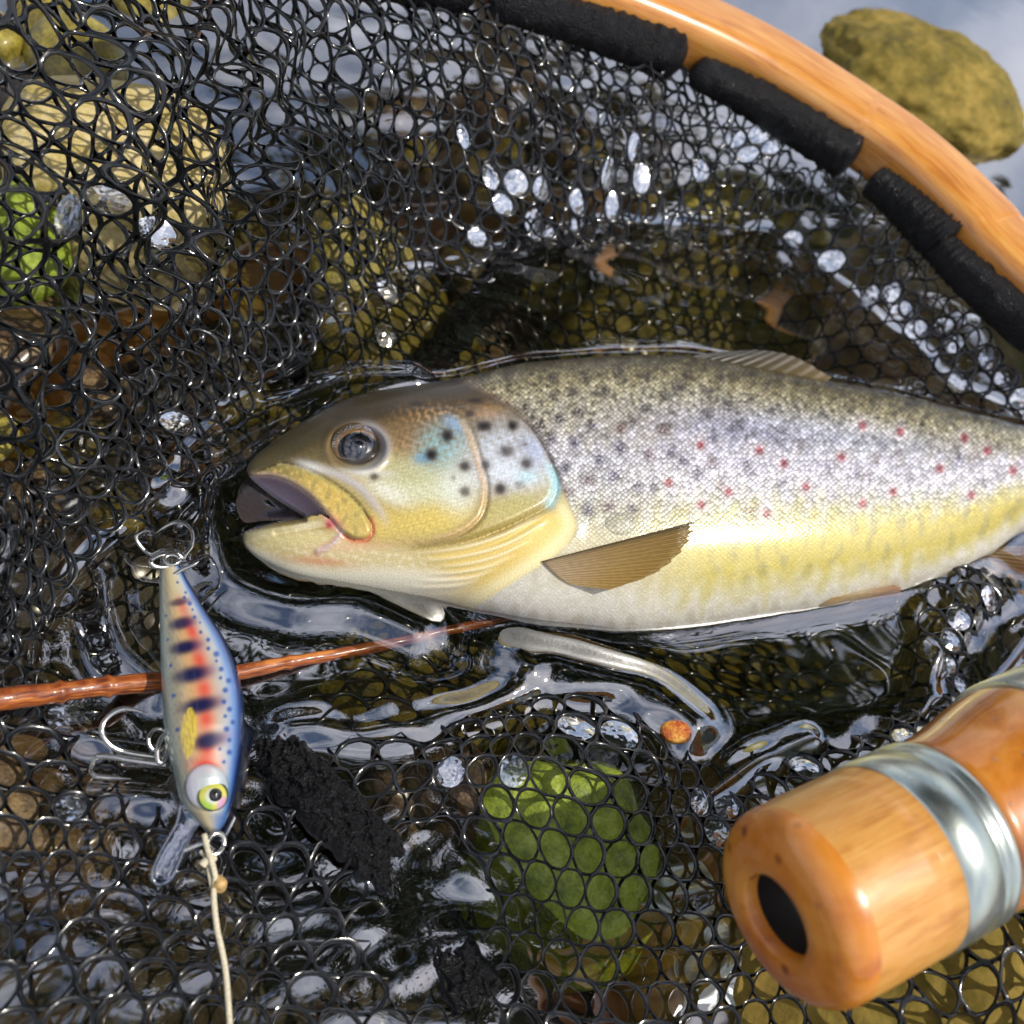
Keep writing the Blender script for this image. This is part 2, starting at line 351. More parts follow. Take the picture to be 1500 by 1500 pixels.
net = tag(empty('landing_net', (0.05, 0.09, 0.0)), 'black rubber mesh landing net with a golden wooden hoop', 'landing net')
FOLD_D = P(0, 900)[:2] - P(500, 300)[:2]; FOLD_D = np.array([-FOLD_D[1], FOLD_D[0]]); FOLD_D /= np.linalg.norm(FOLD_D)
nA = Noise(.030, seed=1); nB = Noise(.045, seed=2); nC = Noise(.012, seed=3); nD = Noise(.05, seed=4); nE = Noise(.022, seed=5)
def dispA(x, y, S):
    wall = sstep(0.004, 0.02, S[..., 2])
    return 0.0010 * nC(x, y) * (0.25 + 0.75 * wall) + wall * 0.0022 * nE(x, y)
def warpA(x, y): return 0.0010 * nA(x, y), 0.0012 * nB(x, y)
hc = HPOLY.mean(0); HIN = hc + (HPOLY - hc) * 0.932
fishless = lambda Cc: inside(Cc[:, 0], Cc[:, 1], HIN)
VA, FA, CA, placeA, cuA, cvA = hex_net(0, 0, 0.35, fishless, dispA, warpA)
obj('net_bag', VA, FA, M_RUBBER, net)
def maskB(Cc):
    px, py = PIX(Cc); m = inside(Cc[:, 0], Cc[:, 1], hc + (HPOLY - hc) * 0.915)
    poly = [(-300, 1100), (0, 960), (110, 850), (230, 735), (330, 610), (410, 540), (470, 470), (560, 400), (720, 360), (1000, 335), (1170, 315), (1240, 330), (1330, 470), (1420, 560), (1600, 600), (1900, -200), (-400, -400), (-500, 900)]
    return m & inside(px, py, poly)
nF = Noise(.017, seed=8); nG = Noise(.05, seed=9)
HIN2 = hc + (HPOLY - hc) * 0.86
def dispB(x, y, S):
    dh = seg_dist(S[..., 0], S[..., 1], HPOLY[::4], True)[0]; fade = sstep(.008, .035, dh)
    wall = sstep(0.002, 0.03, S[..., 2])
    s = (S[..., 0] * FOLD_D[0] + S[..., 1] * FOLD_D[1]) + 0.006 * nG(x, y)
    return 0.0016 + fade * 0.0012 + fade * wall * (0.0034 + 0.0040 * np.sin(s * 2 * np.pi / .016) + 0.0016 * nF(x, y))
def warpB(x, y): return 0.0016 * nB(x + .1, y), 0.0014 * nA(x, y + .2)
VB, FB, CB, placeB, cuB, cvB = hex_net(0.002, 0.001, 0.62, maskB, dispB, warpB, hole=0.825)
obj('net_fold', VB, FB, M_RUBBER, net)

# water films caught in cells
def film_mesh():
    K = 14; V = [(0, 0, .10)]; Fc = []
    for r, z in ((0.45, .07), (0.8, .02), (1.0, -.03)):
        for k in range(K):
            a = 2 * math.pi * k / K; V.append((r * math.cos(a), r * math.sin(a), z))
    for k in range(K):
        Fc.append((0, 1 + k, 1 + (k + 1) % K))
        for q in range(2): Fc.append((1 + q * K + k, 1 + (q + 1) * K + k, 1 + (q + 1) * K + (k + 1) % K, 1 + q * K + (k + 1) % K))
    me = mesh_data('water_film', V, Fc); me.materials.append(M_FILM); return me
FILM = film_mesh()
def add_film(place, cu, cv, k, r=0.0026):
    c = place(cu[k:k + 1], cv[k:k + 1], np.zeros(1))[0]; e = 0.0012
    a = place(cu[k:k + 1] + e, cv[k:k + 1], np.zeros(1))[0] - c; b = place(cu[k:k + 1], cv[k:k + 1] + e, np.zeros(1))[0] - c
    a = a / e * r; b = b / e * r; n = np.cross(a, b); n = n / np.linalg.norm(n) * r
    o = bpy.data.objects.new('water_film', FILM); COL.objects.link(o); o.parent = net
    c = c - np.array(net.location)
    o.matrix_local = Matrix([[a[i], b[i], n[i], c[i]] for i in range(3)] + [[0, 0, 0, 1]])
pxA, pyA = PIX(CA); pxB, pyB = PIX(CB)
used = set()
for fx, fy, s in ((100, 332, 'B'), (165, 313, 'B'), (50, 707, 'B'), (732, 272, 'B'), (797, 268, 'B'), (1100, 210, 'B'), (1140, 206, 'B'), (1030, 252, 'B'), (573, 495, 'A'), (681, 1135, 'A'), (735, 1130, 'A'), (858, 1065, 'A'), (905, 1075, 'A'), (940, 260, 'B'), (112, 1170, 'A'), (85, 1060, 'A'), (560, 430, 'A')):
    if s == 'B': k = int(np.argmin(np.hypot(pxB - fx, pyB - fy))); add_film(placeB, cuB, cvB, k)
    else: k = int(np.argmin(np.hypot(pxA - fx, pyA - fy))); add_film(placeA, cuA, cvA, k)
    used.add((s, k))
# films at the right rear wall, close to the water
candA = np.where(((CA[:, 2] > -0.001) & (CA[:, 2] < 0.012) & (pxA > 780) & (pyA < 640) & (pyA > 320)) | ((CA[:, 2] > 0.0) & (pxA > 1300) & (pyA > 840) & (pyA < 1120)) | ((CA[:, 2] > 0.0) & (pxA > 1020) & (pxA < 1260) & (pyA > 1060) & (pyA < 1240)))[0]
for k in candA:
    if rng.random() < 0.42: add_film(placeA, cuA, cvA, int(k))
candB = np.where((pxB > 600) & (pyB < 360) & (pyB > 190))[0]
for k in candB:
    if rng.random() < 0.10: add_film(placeB, cuB, cvB, int(k))
candB = np.where((pxB < 500) & (pxB > 0) & (pyB > 250) & (pyB < 800))[0]
for k in candB:
    if rng.random() < 0.03: add_film(placeB, cuB, cvB, int(k))

# fuzzy black seam tapes sewn on the bag
def tape(line, width, lift, seed):
    Lp = spline(line, 300); nw = 60; c = P(Lp[:, 0], Lp[:, 1], 0)
    for _ in range(6): c = P(Lp[:, 0], Lp[:, 1], netz(c[:, 0], c[:, 1]))
    tg = np.gradient(c[:, :2], axis=0); tg /= np.linalg.norm(tg, axis=1)[:, None]; nn = np.c_[-tg[:, 1], tg[:, 0]]
    t = np.linspace(-1, 1, nw); X = c[:, None, 0] + nn[:, None, 0] * t * width / 2; Y = c[:, None, 1] + nn[:, None, 1] * t * width / 2
    n1 = Noise(.0035, 20, seed); n2 = Noise(.0014, 24, seed + 1); n3 = Noise(.0008, 24, seed + 2)
    edge = np.sqrt(np.clip(1 - t ** 4, 0, 1))[None]
    Z = netz(X, Y) + lift * (edge - .25) + edge * (0.00016 * n1(X, Y) + 0.00014 * n2(X, Y) + 0.00024 * n3(X, Y))
    X = X + 0.00025 * n1(X + 1, Y) ; Y = Y + 0.00025 * n1(X, Y + 1)
    return obj('seam_tape', np.stack([X, Y, Z], -1).reshape(-1, 3), grid_faces(300, nw), M_TAPE, net)
tape([(362, 880), (372, 940), (385, 1020), (405, 1090), (450, 1150), (515, 1215), (570, 1270), (640, 1360), (700, 1470)], 0.0088, 0.0032, 30)
tape([(775, 360), (745, 400), (700, 450), (650, 510), (600, 560)], 0.0080, 0.0026, 40)

# hoop: laminated wood, and the black binding on its inner side
def mat_wood(name, c0, c1, c2, sx, sy, coat=0.5, rough=0.35, stops=(.30, .48, .68)):
    m, t, b = new_mat(name); at = node(t, 'Attribute'); at.attribute_name = 'surf'
    mp = node(t, 'Mapping'); mp.inputs['Scale'].default_value = (sx, sy, 1); t.links.new(at.outputs['Vector'], mp.inputs['Vector'])
    n = node(t, 'TexNoise', Scale=1.0, Detail=6.0, Roughness=0.6, Distortion=0.6); t.links.new(mp.outputs[0], n.inputs['Vector'])
    mp2 = node(t, 'Mapping'); mp2.inputs['Scale'].default_value = (sx * .3, sy * 4, 1); t.links.new(at.outputs['Vector'], mp2.inputs['Vector'])
    n2 = node(t, 'TexNoise', Scale=1.0, Detail=4.0); t.links.new(mp2.outputs[0], n2.inputs['Vector'])
    mi = node(t, 'Mix'); mi.inputs[0].default_value = 0.4; t.links.new(n.outputs['Fac'], mi.inputs[2]); t.links.new(n2.outputs['Fac'], mi.inputs[3])
    r = ramp(t, mi.outputs[0], [(stops[0], c0), (stops[1], c1), (stops[2], c2)]); t.links.new(r.outputs['Color'], b.inputs['Base Color'])
    b.inputs['Roughness'].default_value = rough; b.inputs['Coat Weight'].default_value = coat; b.inputs['Coat Roughness'].default_value = 0.12
    bump(t, b, mi.outputs[0], 0.25, 0.0002); return m
M_HOOP = mat_wood('golden_laminated_wood', L(150, 84, 30), L(205, 134, 54), L(224, 168, 88), 60, 420)
def sweep_closed(C3, prof, arc_uv=True):
    n = len(C3); tg = np.roll(C3, -1, 0) - np.roll(C3, 1, 0); tg /= np.linalg.norm(tg, axis=1)[:, None]
    up = np.array([0, 0, 1.]); O = np.cross(tg, up); O /= np.linalg.norm(O, axis=1)[:, None]; Np = np.cross(O, tg)
    if ((C3[:, :2] - C3[:, :2].mean(0)) * O[:, :2]).sum() < 0: O = -O
    return O, Np
O_, N_ = sweep_closed(HOOPC, None)
prof = []
hw, hh, rr = 0.0098, 0.0068, 0.0044
for cx, cy, a0 in ((hw - rr, hh - rr, 0), (-hw + rr, hh - rr, 90), (-hw + rr, -hh + rr, 180), (hw - rr, -hh + rr, 270)):
    for k in range(7):
        a = math.radians(a0 + 15 * k); prof.append((cx + rr * math.cos(a), cy + rr * math.sin(a)))
prof = np.array(prof); m = len(prof); n = len(HOOPC)
V = (HOOPC[:, None] + O_[:, None] * prof[None, :, 0, None] + N_[:, None] * prof[None, :, 1, None]).reshape(-1, 3)
Fh = [(i * m + j, i * m + (j + 1) % m, ((i + 1) % n) * m + (j + 1) % m, ((i + 1) % n) * m + j) for i in range(n) for j in range(m)]
arc = np.r_[0, np.cumsum(np.linalg.norm(np.diff(HOOPC, axis=0), axis=1))]; per = np.r_[0, np.cumsum(np.linalg.norm(np.diff(prof, axis=0), axis=1))]
obj('hoop', V, Fh, M_HOOP, net, uv=np.stack(np.meshgrid(arc, per, indexing='ij'), -1).reshape(-1, 2))
# binding: separate lengths of black sleeve with blunt ends, each hugging the inner lower edge
fine = closed_spline(_hp, 60); O2, N2 = sweep_closed(fine, None); nf = len(fine)
hpx, hpy = PIX(fine)
def binding(i0, i1, seed):
    ids = np.arange(i0, i1) % nf; k = len(ids); t = np.linspace(0, 1, k)
    endf = np.minimum(1, np.minimum(t, 1 - t) * k / 5.0) ** 0.5
    grow = 0.70 + 0.36 * t
    a = np.linspace(0, 2 * np.pi, 26, endpoint=False)
    n1 = Noise(.004, 20, seed); n2 = Noise(.0014, 24, seed + 1)
    A, T = np.meshgrid(a, np.arange(k) * 0.0008, indexing='xy')
    rad = (0.0056 * grow * endf)[:, None] * (1 + 0.035 * n1(T, A * .004) + 0.02 * n2(T, A * .004))
    cx = (-0.0102 - 0.007 * (1 - grow))[:, None]
    x = cx + rad * 0.80 * np.cos(a); y = -0.0026 + rad * 1.05 * np.sin(a)
    V = (fine[ids][:, None] + O2[ids][:, None] * x[..., None] + N2[ids][:, None] * y[..., None]).reshape(-1, 3)
    Fb = [(i * 26 + j, i * 26 + (j + 1) % 26, (i + 1) * 26 + (j + 1) % 26, (i + 1) * 26 + j) for i in range(k - 1) for j in range(26)]
    obj('binding_sleeve', V, Fb, M_TAPE, net)
def hoop_index(px, py): return int(np.argmin(np.hypot(hpx - px, hpy - py)))
ib = [hoop_index(1300, 245), hoop_index(1425, 345)]
step = ib[1] - ib[0]
e = ib[0]
segs = []; k = ib[0] - 0
while k < ib[0] + nf - step // 2:
    segs.append((k, k + step - 2)); k += step
for q, (a, b) in enumerate(segs): binding(a, b, 60 + q)

# ------------------------------------------------------------------ stones under and behind the net
def stone_mesh(name, seed, sq=(1, 0.8, 0.6), amp=0.12):
    nu, nv = 22, 36; th = np.linspace(0, np.pi, nu); ph = np.linspace(0, 2 * np.pi, nv, endpoint=False); T, Ph = np.meshgrid(th, ph, indexing='ij')
    r = np.random.default_rng(seed); d = np.stack([np.sin(T) * np.cos(Ph), np.sin(T) * np.sin(Ph), np.cos(T)], -1); rad = np.ones_like(T)
    for _ in range(9):
        a = r.normal(size=3); a = a / np.linalg.norm(a) * r.uniform(1.5, 5); rad += amp / 3 * np.sin(d @ a + r.uniform(0, 6)) 
    d = np.sign(d) * np.abs(d) ** 0.85; V = (d * rad[..., None] * np.array(sq)).reshape(-1, 3)
    Fc = [(i * nv + j, (i + 1) * nv + j, (i + 1) * nv + (j + 1) % nv, i * nv + (j + 1) % nv) for i in range(nu - 1) for j in range(nv)]
    return mesh_data(name, V, Fc)
STONES = [stone_mesh('river_stone', 100 + k, (1, random.uniform(.7, .95), random.uniform(.45, .7))) for k in range(6)]
STONE_BY = {}
def stone(name, ctr, r, mat, label, cat, group=None, k=None, rz=None, sz=1.0):
    k = random.randrange(6) if k is None else k
    key = (k, mat.name)
    if key not in STONE_BY:
        me = STONES[k].copy(); me.materials.append(mat); STONE_BY[key] = me
    o = bpy.data.objects.new(name, STONE_BY[key]); COL.objects.link(o); o.location = ctr; o.scale = (r, r, r * sz)
    o.rotation_euler = (random.uniform(-.25, .25), random.uniform(-.25, .25), random.uniform(0, 6.28) if rz is None else rz)
    return tag(o, label, cat, group)
def under_stone(px, py, r, mat, label, gap=0.0034, flat=0.55):
    """a bed stone whose upper face lies just under the net that rests on it"""
    c = P(px, py, 0.0)
    for _ in range(8): c = P(px, py, netz(c[0], c[1]))
    nr, na = 26, 64; rr_ = np.linspace(0, 1, nr) ; aa = np.linspace(0, 2 * np.pi, na, endpoint=False)
    s = random.randrange(1000); ro = np.random.default_rng(s); lob = 1 + 0.10 * np.sin(2 * aa + ro.uniform(0, 6)) + 0.07 * np.sin(3 * aa + ro.uniform(0, 6)) + .04 * np.sin(5 * aa + ro.uniform(0, 6))
    X = c[0] + np.outer(rr_, lob * np.cos(aa)) * r; Y = c[1] + np.outer(rr_, lob * np.sin(aa)) * r
    nn = Noise(.010, 14, s)
    Zt = netz(X, Y) - gap + 0.0004 * nn(X, Y) - flat * r * (rr_[:, None] ** 5)
    Zb = np.minimum(Zt.min() - 0.004, Zt - 0.001) * np.ones_like(Zt); Zb = Zb - 0.3 * r * np.sqrt(1 - rr_[:, None] ** 2)
    Zb[-1] = Zt[-1] - 0.0002
    V = np.vstack([np.stack([X, Y, Zt], -1).reshape(-1, 3), np.stack([X, Y, Zb], -1).reshape(-1, 3)])
    Fc = []; o = nr * na
    for i in range(nr - 1):
        for j in range(na):
            j2 = (j + 1) % na; Fc.append((i * na + j, (i + 1) * na + j, (i + 1) * na + j2, i * na + j2)); Fc.append((o + i * na + j, o + i * na + j2, o + (i + 1) * na + j2, o + (i + 1) * na + j))
    for j in range(na): j2 = (j + 1) % na; Fc.append(((nr - 1) * na + j, o + (nr - 1) * na + j, o + (nr - 1) * na + j2, (nr - 1) * na + j2))
    return tag(obj('river_stone', V, Fc, mat), label, 'stone')
under_stone(868, 1225, 0.0195, M_GREEN, 'bright green algae covered stone pressed up under the net beside the wooden rod grip')
under_stone(590, 455, 0.022, M_OLIVE, 'olive stone under the net above the head of the trout')
under_stone(1060, 450, 0.040, M_OLIVE, 'dark olive stone under water behind the back of the trout', gap=0.006)
under_stone(1130, 1010, 0.030, M_OLIVE, 'olive brown stone under water between the trout belly and the rod grip', gap=0.005)
under_stone(640, 950, 0.026, M_OLIVE, 'olive stone under water below the jaw of the trout beside the orange twig', gap=0.005)
under_stone(120, 1130, 0.019, M_BROWN, 'brown stone under the net beside the belly hook of the lure', gap=0.004)
under_stone(640, 1140, 0.014, M_BROWN, 'brown stone under the net bulge between the seam tape and the green stone', gap=0.005)
under_stone(1330, 800, 0.035, M_OLIVE, 'olive stone under the belly of the trout', gap=0.006)
tag(stone('pebble', P(990, 1072, 0.0014), 0.0027, M_AMBER, 'small glossy amber and yellow pebble at the edge of the net bulge', 'pebble', k=2, sz=.8), None)
# bank of pebbles behind the left wall of the net
def bed_h(x, y):
    # bank rising out of the water to the left, bed dropping to the right
    b = sstep(-0.03, -0.14, x + 0.45 * (y - 0.06)); return -0.050 + 0.046 * b
cnt = 0; placed = []
for tries in range(4000):
    if cnt >= 150: break
    px_, py_ = random.uniform(-500, 1150), random.uniform(-60, 720)
    c = P(px_, py_, 0.0)
    if c[1] > .30: continue
    nzv = netz(c[0], c[1]) if (GX0 < c[0] < GX1 and GY0 < c[1] < GY1) else 0.09
    r = random.choice((0.007, 0.009, 0.011, 0.014)); zt = bed_h(c[0], c[1]) + r * 0.35
    if inside(np.array([c[0]]), np.array([c[1]]), HIN)[0] and nzv < zt + r * .75 + 0.006: continue
    if any((c[0] - q[0]) ** 2 + (c[1] - q[1]) ** 2 < (0.62 * (r + q[2])) ** 2 for q in placed): continue
    placed.append((c[0], c[1], r)); mat = random.choice((M_BROWN_P, M_OLIVE_P, M_OLIVE_P, M_BROWN_P)) 
    wet = 'olive' if mat is M_OLIVE_P else 'brown'
    stone('pebble', (c[0], c[1], zt), r, mat, f'wet {wet} pebble on the river bank seen through the net', 'pebble', f'{wet} pebbles behind the net'); cnt += 1
stone('river_stone', P(165, 225, 0.012) + np.array([0, 0, -.006]), 0.026, M_PALE, 'pale yellow sunlit stone on the bank behind the upper net corner', 'stone', k=1, sz=1.1)
stone('river_stone', P(15, 345, 0.006), 0.014, M_GREEN_P, 'green mossy stone on the bank beside the pale sunlit stone', 'stone', k=3)
def moss_rock():
    c = P(1352, 118, 0.0); nu, nv = 90, 160; th = np.linspace(0, np.pi, nu); ph = np.linspace(0, 2 * np.pi, nv, endpoint=False); T, Ph = np.meshgrid(th, ph, indexing='ij')
    d = np.stack([np.sin(T) * np.cos(Ph), np.sin(T) * np.sin(Ph), np.cos(T)], -1); r = np.random.default_rng(11); rad = np.ones_like(T)
    for wl, am, k in ((1.6, .16, 8), (.5, .05, 14), (.16, .022, 26), (.07, .012, 30)):
        for _ in range(k):
            a = r.normal(size=3); a = a / np.linalg.norm(a) * 2 * np.pi / wl * r.uniform(.7, 1.4) / 2; rad += am / math.sqrt(k) * np.sin(d @ a + r.uniform(0, 6.3))
    V = (c + d * rad[..., None] * np.array([.034, .030, .016]) - np.array([0, 0, .003])).reshape(-1, 3)
    Fc = [(i * nv + j, (i + 1) * nv + j, (i + 1) * nv + (j + 1) % nv, i * nv + (j + 1) % nv) for i in range(nu - 1) for j in range(nv)]
    tag(obj('mossy_rock', V, Fc, M_MOSS), 'mossy yellow green rock standing in the water beyond the wooden hoop', 'rock')
moss_rock()
# rock under the rod grip
under_stone(1420, 1400, 0.045, M_MOSS, 'mossy rock under the net that carries the rod grip', gap=0.003, flat=.3)

# river bed and water
gx = np.r_[-np.geomspace(8, .17, 18), np.arange(-.16, .2, .006), np.geomspace(.205, 8, 18)]
gy = np.r_[-np.geomspace(8, .17, 18), np.arange(-.16, .30, .006), np.geomspace(.31, 8, 18)]
X, Y = np.meshgrid(gx, gy, indexing='ij'); nb = Noise(.03, 16, 77)
Zb = bed_h(X, Y) + 0.0025 * nb(X, Y)
tag(obj('river_bed', np.stack([X, Y, Zb], -1).reshape(-1, 3), grid_faces(len(gx), len(gy)), M_BED), kind='structure')

# ------------------------------------------------------------------ trout
exec_fish = True
TOPL = [(361,690),(364,680),(375,667),(396,650),(430,626),(479,597),(524,579),(561,571),(620,562),(666,556),(710,545),(760,533),(830,526),(908,521),(1007,521),(1105,538),(1204,556),(1303,574),(1401,598),(1500,623),(1580,645),(1650,660),(1700,668)]
BOTL = [(354,783),(356,795),(362,806),(386,823),(431,844),(487,857),(561,870),(636,882),(711,899),(785,914),(859,922),(908,927),(982,925),(1081,912),(1194,894),(1253,882),(1317,868),(1377,849),(1416,832),(1460,806),(1500,779),(1580,760),(1650,752),(1700,750)]
GAPT = [(361,690),(366,699),(375,708),(397,726),(419,741),(446,758)]
GAPB = [(446,758),(425,762),(401,766),(375,772),(358,778),(354,783)]
def dens(l, k=8): return spline(l, (len(l) - 1) * k + 1)
OUT = np.vstack([dens(TOPL), dens(BOTL)[::-1], dens(GAPB)[::-1][0:0]])
poly = np.vstack([dens(TOPL), dens(BOTL)[::-1], dens(GAPB[::-1], 6)[1:], dens(GAPT[::-1], 6)[1:-1]])
# resample the outline at about 3 px
def resample(pl, stp):
    pl = np.vstack([pl, pl[:1]]); s = np.r_[0, np.cumsum(np.hypot(*np.diff(pl, axis=0).T))]; n = int(s[-1] / stp)
    t = np.linspace(0, s[-1], n, endpoint=False); return np.c_[np.interp(t, s, pl[:, 0]), np.interp(t, s, pl[:, 1])]
OUTL = resample(poly, 2.6)
Td, Bd = dens(TOPL, 12), dens(BOTL, 12)
Tf = lambda x: np.interp(x, Td[:, 0], Td[:, 1]); Bf = lambda x: np.interp(x, Bd[:, 0], Bd[:, 1])
dors = UV_.copy(); dors[2] = 0; dors /= np.linalg.norm(dors)
_ax = P(1400, 700) - P(400, 740); _ax[2] = 0; _ax /= np.linalg.norm(_ax); dors = dors - _ax * (dors @ _ax); dors /= np.linalg.norm(dors)
TILT = math.radians(9)
FP = Plane(P(900, 735, 0.0015), np.array([0, 0, 1]) * math.cos(TILT) - dors * math.sin(TILT))
EYE = (523, 657)
# features (photo pixels)
PREOP = spline([(676, 618), (688, 640), (699, 677), (708, 712), (703, 748), (684, 770), (655, 784), (617, 790)], 60)
OPER = spline([(690, 596), (740, 604), (776, 630), (800, 667), (813, 698), (812, 724), (800, 741), (767, 759), (729, 776), (673, 795), (600, 806)], 80)
SCALE_EDGE = spline([(655, 545), (711, 574), (748, 594), (776, 622), (802, 662), (822, 705), (836, 740), (846, 775), (820, 810), (760, 850), (700, 890), (680, 920)], 80)
MAXU = spline([(412, 678), (440, 684), (468, 697), (505, 720), (531, 747), (544, 772), (541, 786), (529, 791), (513, 788), (498, 776)], 60)
LIP = spline([(366, 696), (378, 697), (393, 697), (419, 704), (449, 722), (468, 741), (484, 761), (498, 778)], 60)
LACR = spline([(440, 678), (470, 686), (505, 700), (530, 716), (552, 742), (566, 765)], 40)
JAWL = spline([(500, 780), (492, 792), (478, 803), (466, 807)], 20)
RAYS = [spline([(805, 748), (765, 768), (729, 786), (672, 803), (600, 812)], 40), spline([(800, 762), (765, 785), (725, 803), (670, 816), (610, 822)], 40), spline([(775, 792), (735, 812), (690, 825), (640, 832)], 40), spline([(750, 815), (715, 830), (670, 839), (625, 842)], 40), spline([(728, 832), (695, 845), (655, 851), (612, 852)], 40), spline([(706, 847), (675, 857), (640, 861), (600, 861)], 40)]
_wd = spline(np.c_[[340, 352, 362, 380, 420, 470, 524, 600, 700, 800, 950, 1100, 1300, 1500, 1700], np.array([0.3, 0.5, 2.6, 4.4, 6.6, 8.6, 10.3, 12.3, 13.8, 14.6, 15.4, 15.2, 13.2, 9.5, 5.5]) / 1000], 400)
_wo = np.argsort(_wd[:, 0]); _wd = _wd[_wo]
def W_at(x): return np.interp(x, _wd[:, 0], _wd[:, 1])
def fish_h(x, y):
    T = Tf(x); B = Bf(x); mid = T + (B - T) * 0.47
    t = np.where(y < mid, (y - mid) / (mid - T), (y - mid) / (B - mid)); t = np.clip(np.abs(t), 0, 1)
    h = W_at(x) * (1 - t ** 2.3) ** 0.58
    mm = 0.001
    # mouth: the palate lies deep behind the lip
    dl, pl, sl = seg_dist(x, y, LIP); below = (y > np.interp(x, LIP[:, 0], LIP[:, 1])) & (x < 486)
    dg = np.minimum(seg_dist(x, y, GAPT)[0], seg_dist(x, y, GAPB)[0])
    lowj = y > np.interp(x, [354, 401, 446, 472, 484, 500], [782, 766, 757, 753, 761, 782])
    pal = below & ~lowj
    h = np.where(pal, np.minimum(h, h * 0.30 + 0.0 * mm) + (dl < 3) * 0.0, h)
    lj = sstep(0, 9, dg) ** 0.5
    h = np.where((x < 450) & lowj, h * (0.25 + 0.75 * lj), h)
    h = np.where((x < 450) & pal, h * sstep(-1, 6, dg), h)
    # maxilla: raised blade between its upper edge and the lip
    mpoly = np.vstack([MAXU, LIP[::-1]]); im = inside(x, y, mpoly); dm = np.minimum(seg_dist(x, y, MAXU)[0], dl)
    h = h + np.where(im, 0.75 * mm * sstep(0, 7, dm) ** .5, 0)
    h = h - 0.55 * mm * np.exp(-(seg_dist(x, y, MAXU)[0] / 3.0) ** 2) * (~im)
    dlc = seg_dist(x, y, LACR)[0]; h = h + 0.25 * mm * np.exp(-(dlc / 6) ** 2) * np.sin(np.pi * np.clip(seg_dist(x, y, LACR)[1], .02, .98))
    dj = seg_dist(x, y, JAWL)[0]; h = h + 0.3 * mm * np.exp(-(dj / 5) ** 2)
    h = h - 0.4 * mm * np.exp(-(seg_dist(x, y, [(405, 782), (440, 776), (478, 770)])[0] / 4) ** 2) * ~pal
    # eye socket
    de = np.hypot((x - EYE[0]) / 1.12, (y - EYE[1] + 2) / 0.9)
    h = h - 1.5 * mm * sstep(40, 26, de) + 0.55 * mm * np.exp(-((de - 41) / 6) ** 2)
    # preopercle groove and ridge
    dp, pp, sp = seg_dist(x, y, PREOP); pe = np.sin(np.pi * np.clip(pp, 0, 1)) ** .6; h = h + pe * (0.20 * mm * np.exp(-(dp / 5) ** 2) - 0.5 * mm * np.exp(-((dp - 6) / 3.6) ** 2) * (sp > 0))
    # gill cover plate with its free rear edge
    do, po, so = seg_dist(x, y, OPER); io = so * 1.0
    opin = inside(x, y, np.vstack([OPER, [(560, 806), (560, 600)]]))
    h = h + np.where(opin, 0.9 * mm * sstep(0, 10, do) ** .5 * sstep(560, 680, x), 0) - np.where(~opin, 0.8 * mm * np.exp(-(do / 6) ** 2) * sstep(660, 740, x), 0)
    # branchiostegal rays
    for r in RAYS:
        d, pr, _ = seg_dist(x, y, r); h = h + 0.34 * mm * np.exp(-(d / 3.6) ** 2) * np.sin(np.pi * np.clip(pr, .02, 1)) ** .7
    ds = seg_dist(x, y, SCALE_EDGE)[0]; h = h + 0.25 * mm * np.exp(-(ds / 10) ** 2) * (y > 720)
    return np.maximum(h, 0.0)

# points: fine on the head, coarser on the body
def lattice(x0, x1, y0, y1, s):
    ys = np.arange(y0, y1, s * .866); o = []
    for q, yy in enumerate(ys): xs = np.arange(x0 + (q % 2) * s / 2, x1, s); o.append(np.c_[xs, np.full_like(xs, yy)])
    return np.vstack(o)
pts = np.vstack([lattice(350, 850, 515, 935, 2.3), lattice(851, 1705, 515, 935, 3.4)])
pts = pts[inside(pts[:, 0], pts[:, 1], OUTL)]
do_ = np.full(len(pts), 1e9)
for a in range(0, len(OUTL), 400):
    blk = OUTL[a:a + 400]; do_ = np.minimum(do_, np.sqrt(((pts[:, None] - blk[None]) ** 2).sum(2)).min(1))
pts = pts[do_ > 1.5]
nO = len(OUTL); allp = np.vstack([OUTL, pts])
res = delaunay_2d_cdt([Vector(p) for p in allp], [], [list(range(nO))], 1, 1e-5)
vxy = np.array([tuple(v) for v in res[0]]); tri = np.array([f for f in res[2] if len(f) == 3])
x, y = vxy[:, 0], vxy[:, 1]
onb = np.zeros(len(vxy), bool)
for k, orig in enumerate(res[3]):
    if any(q < nO for q in orig): onb[k] = True
h = fish_h(x, y); h[onb] = 0

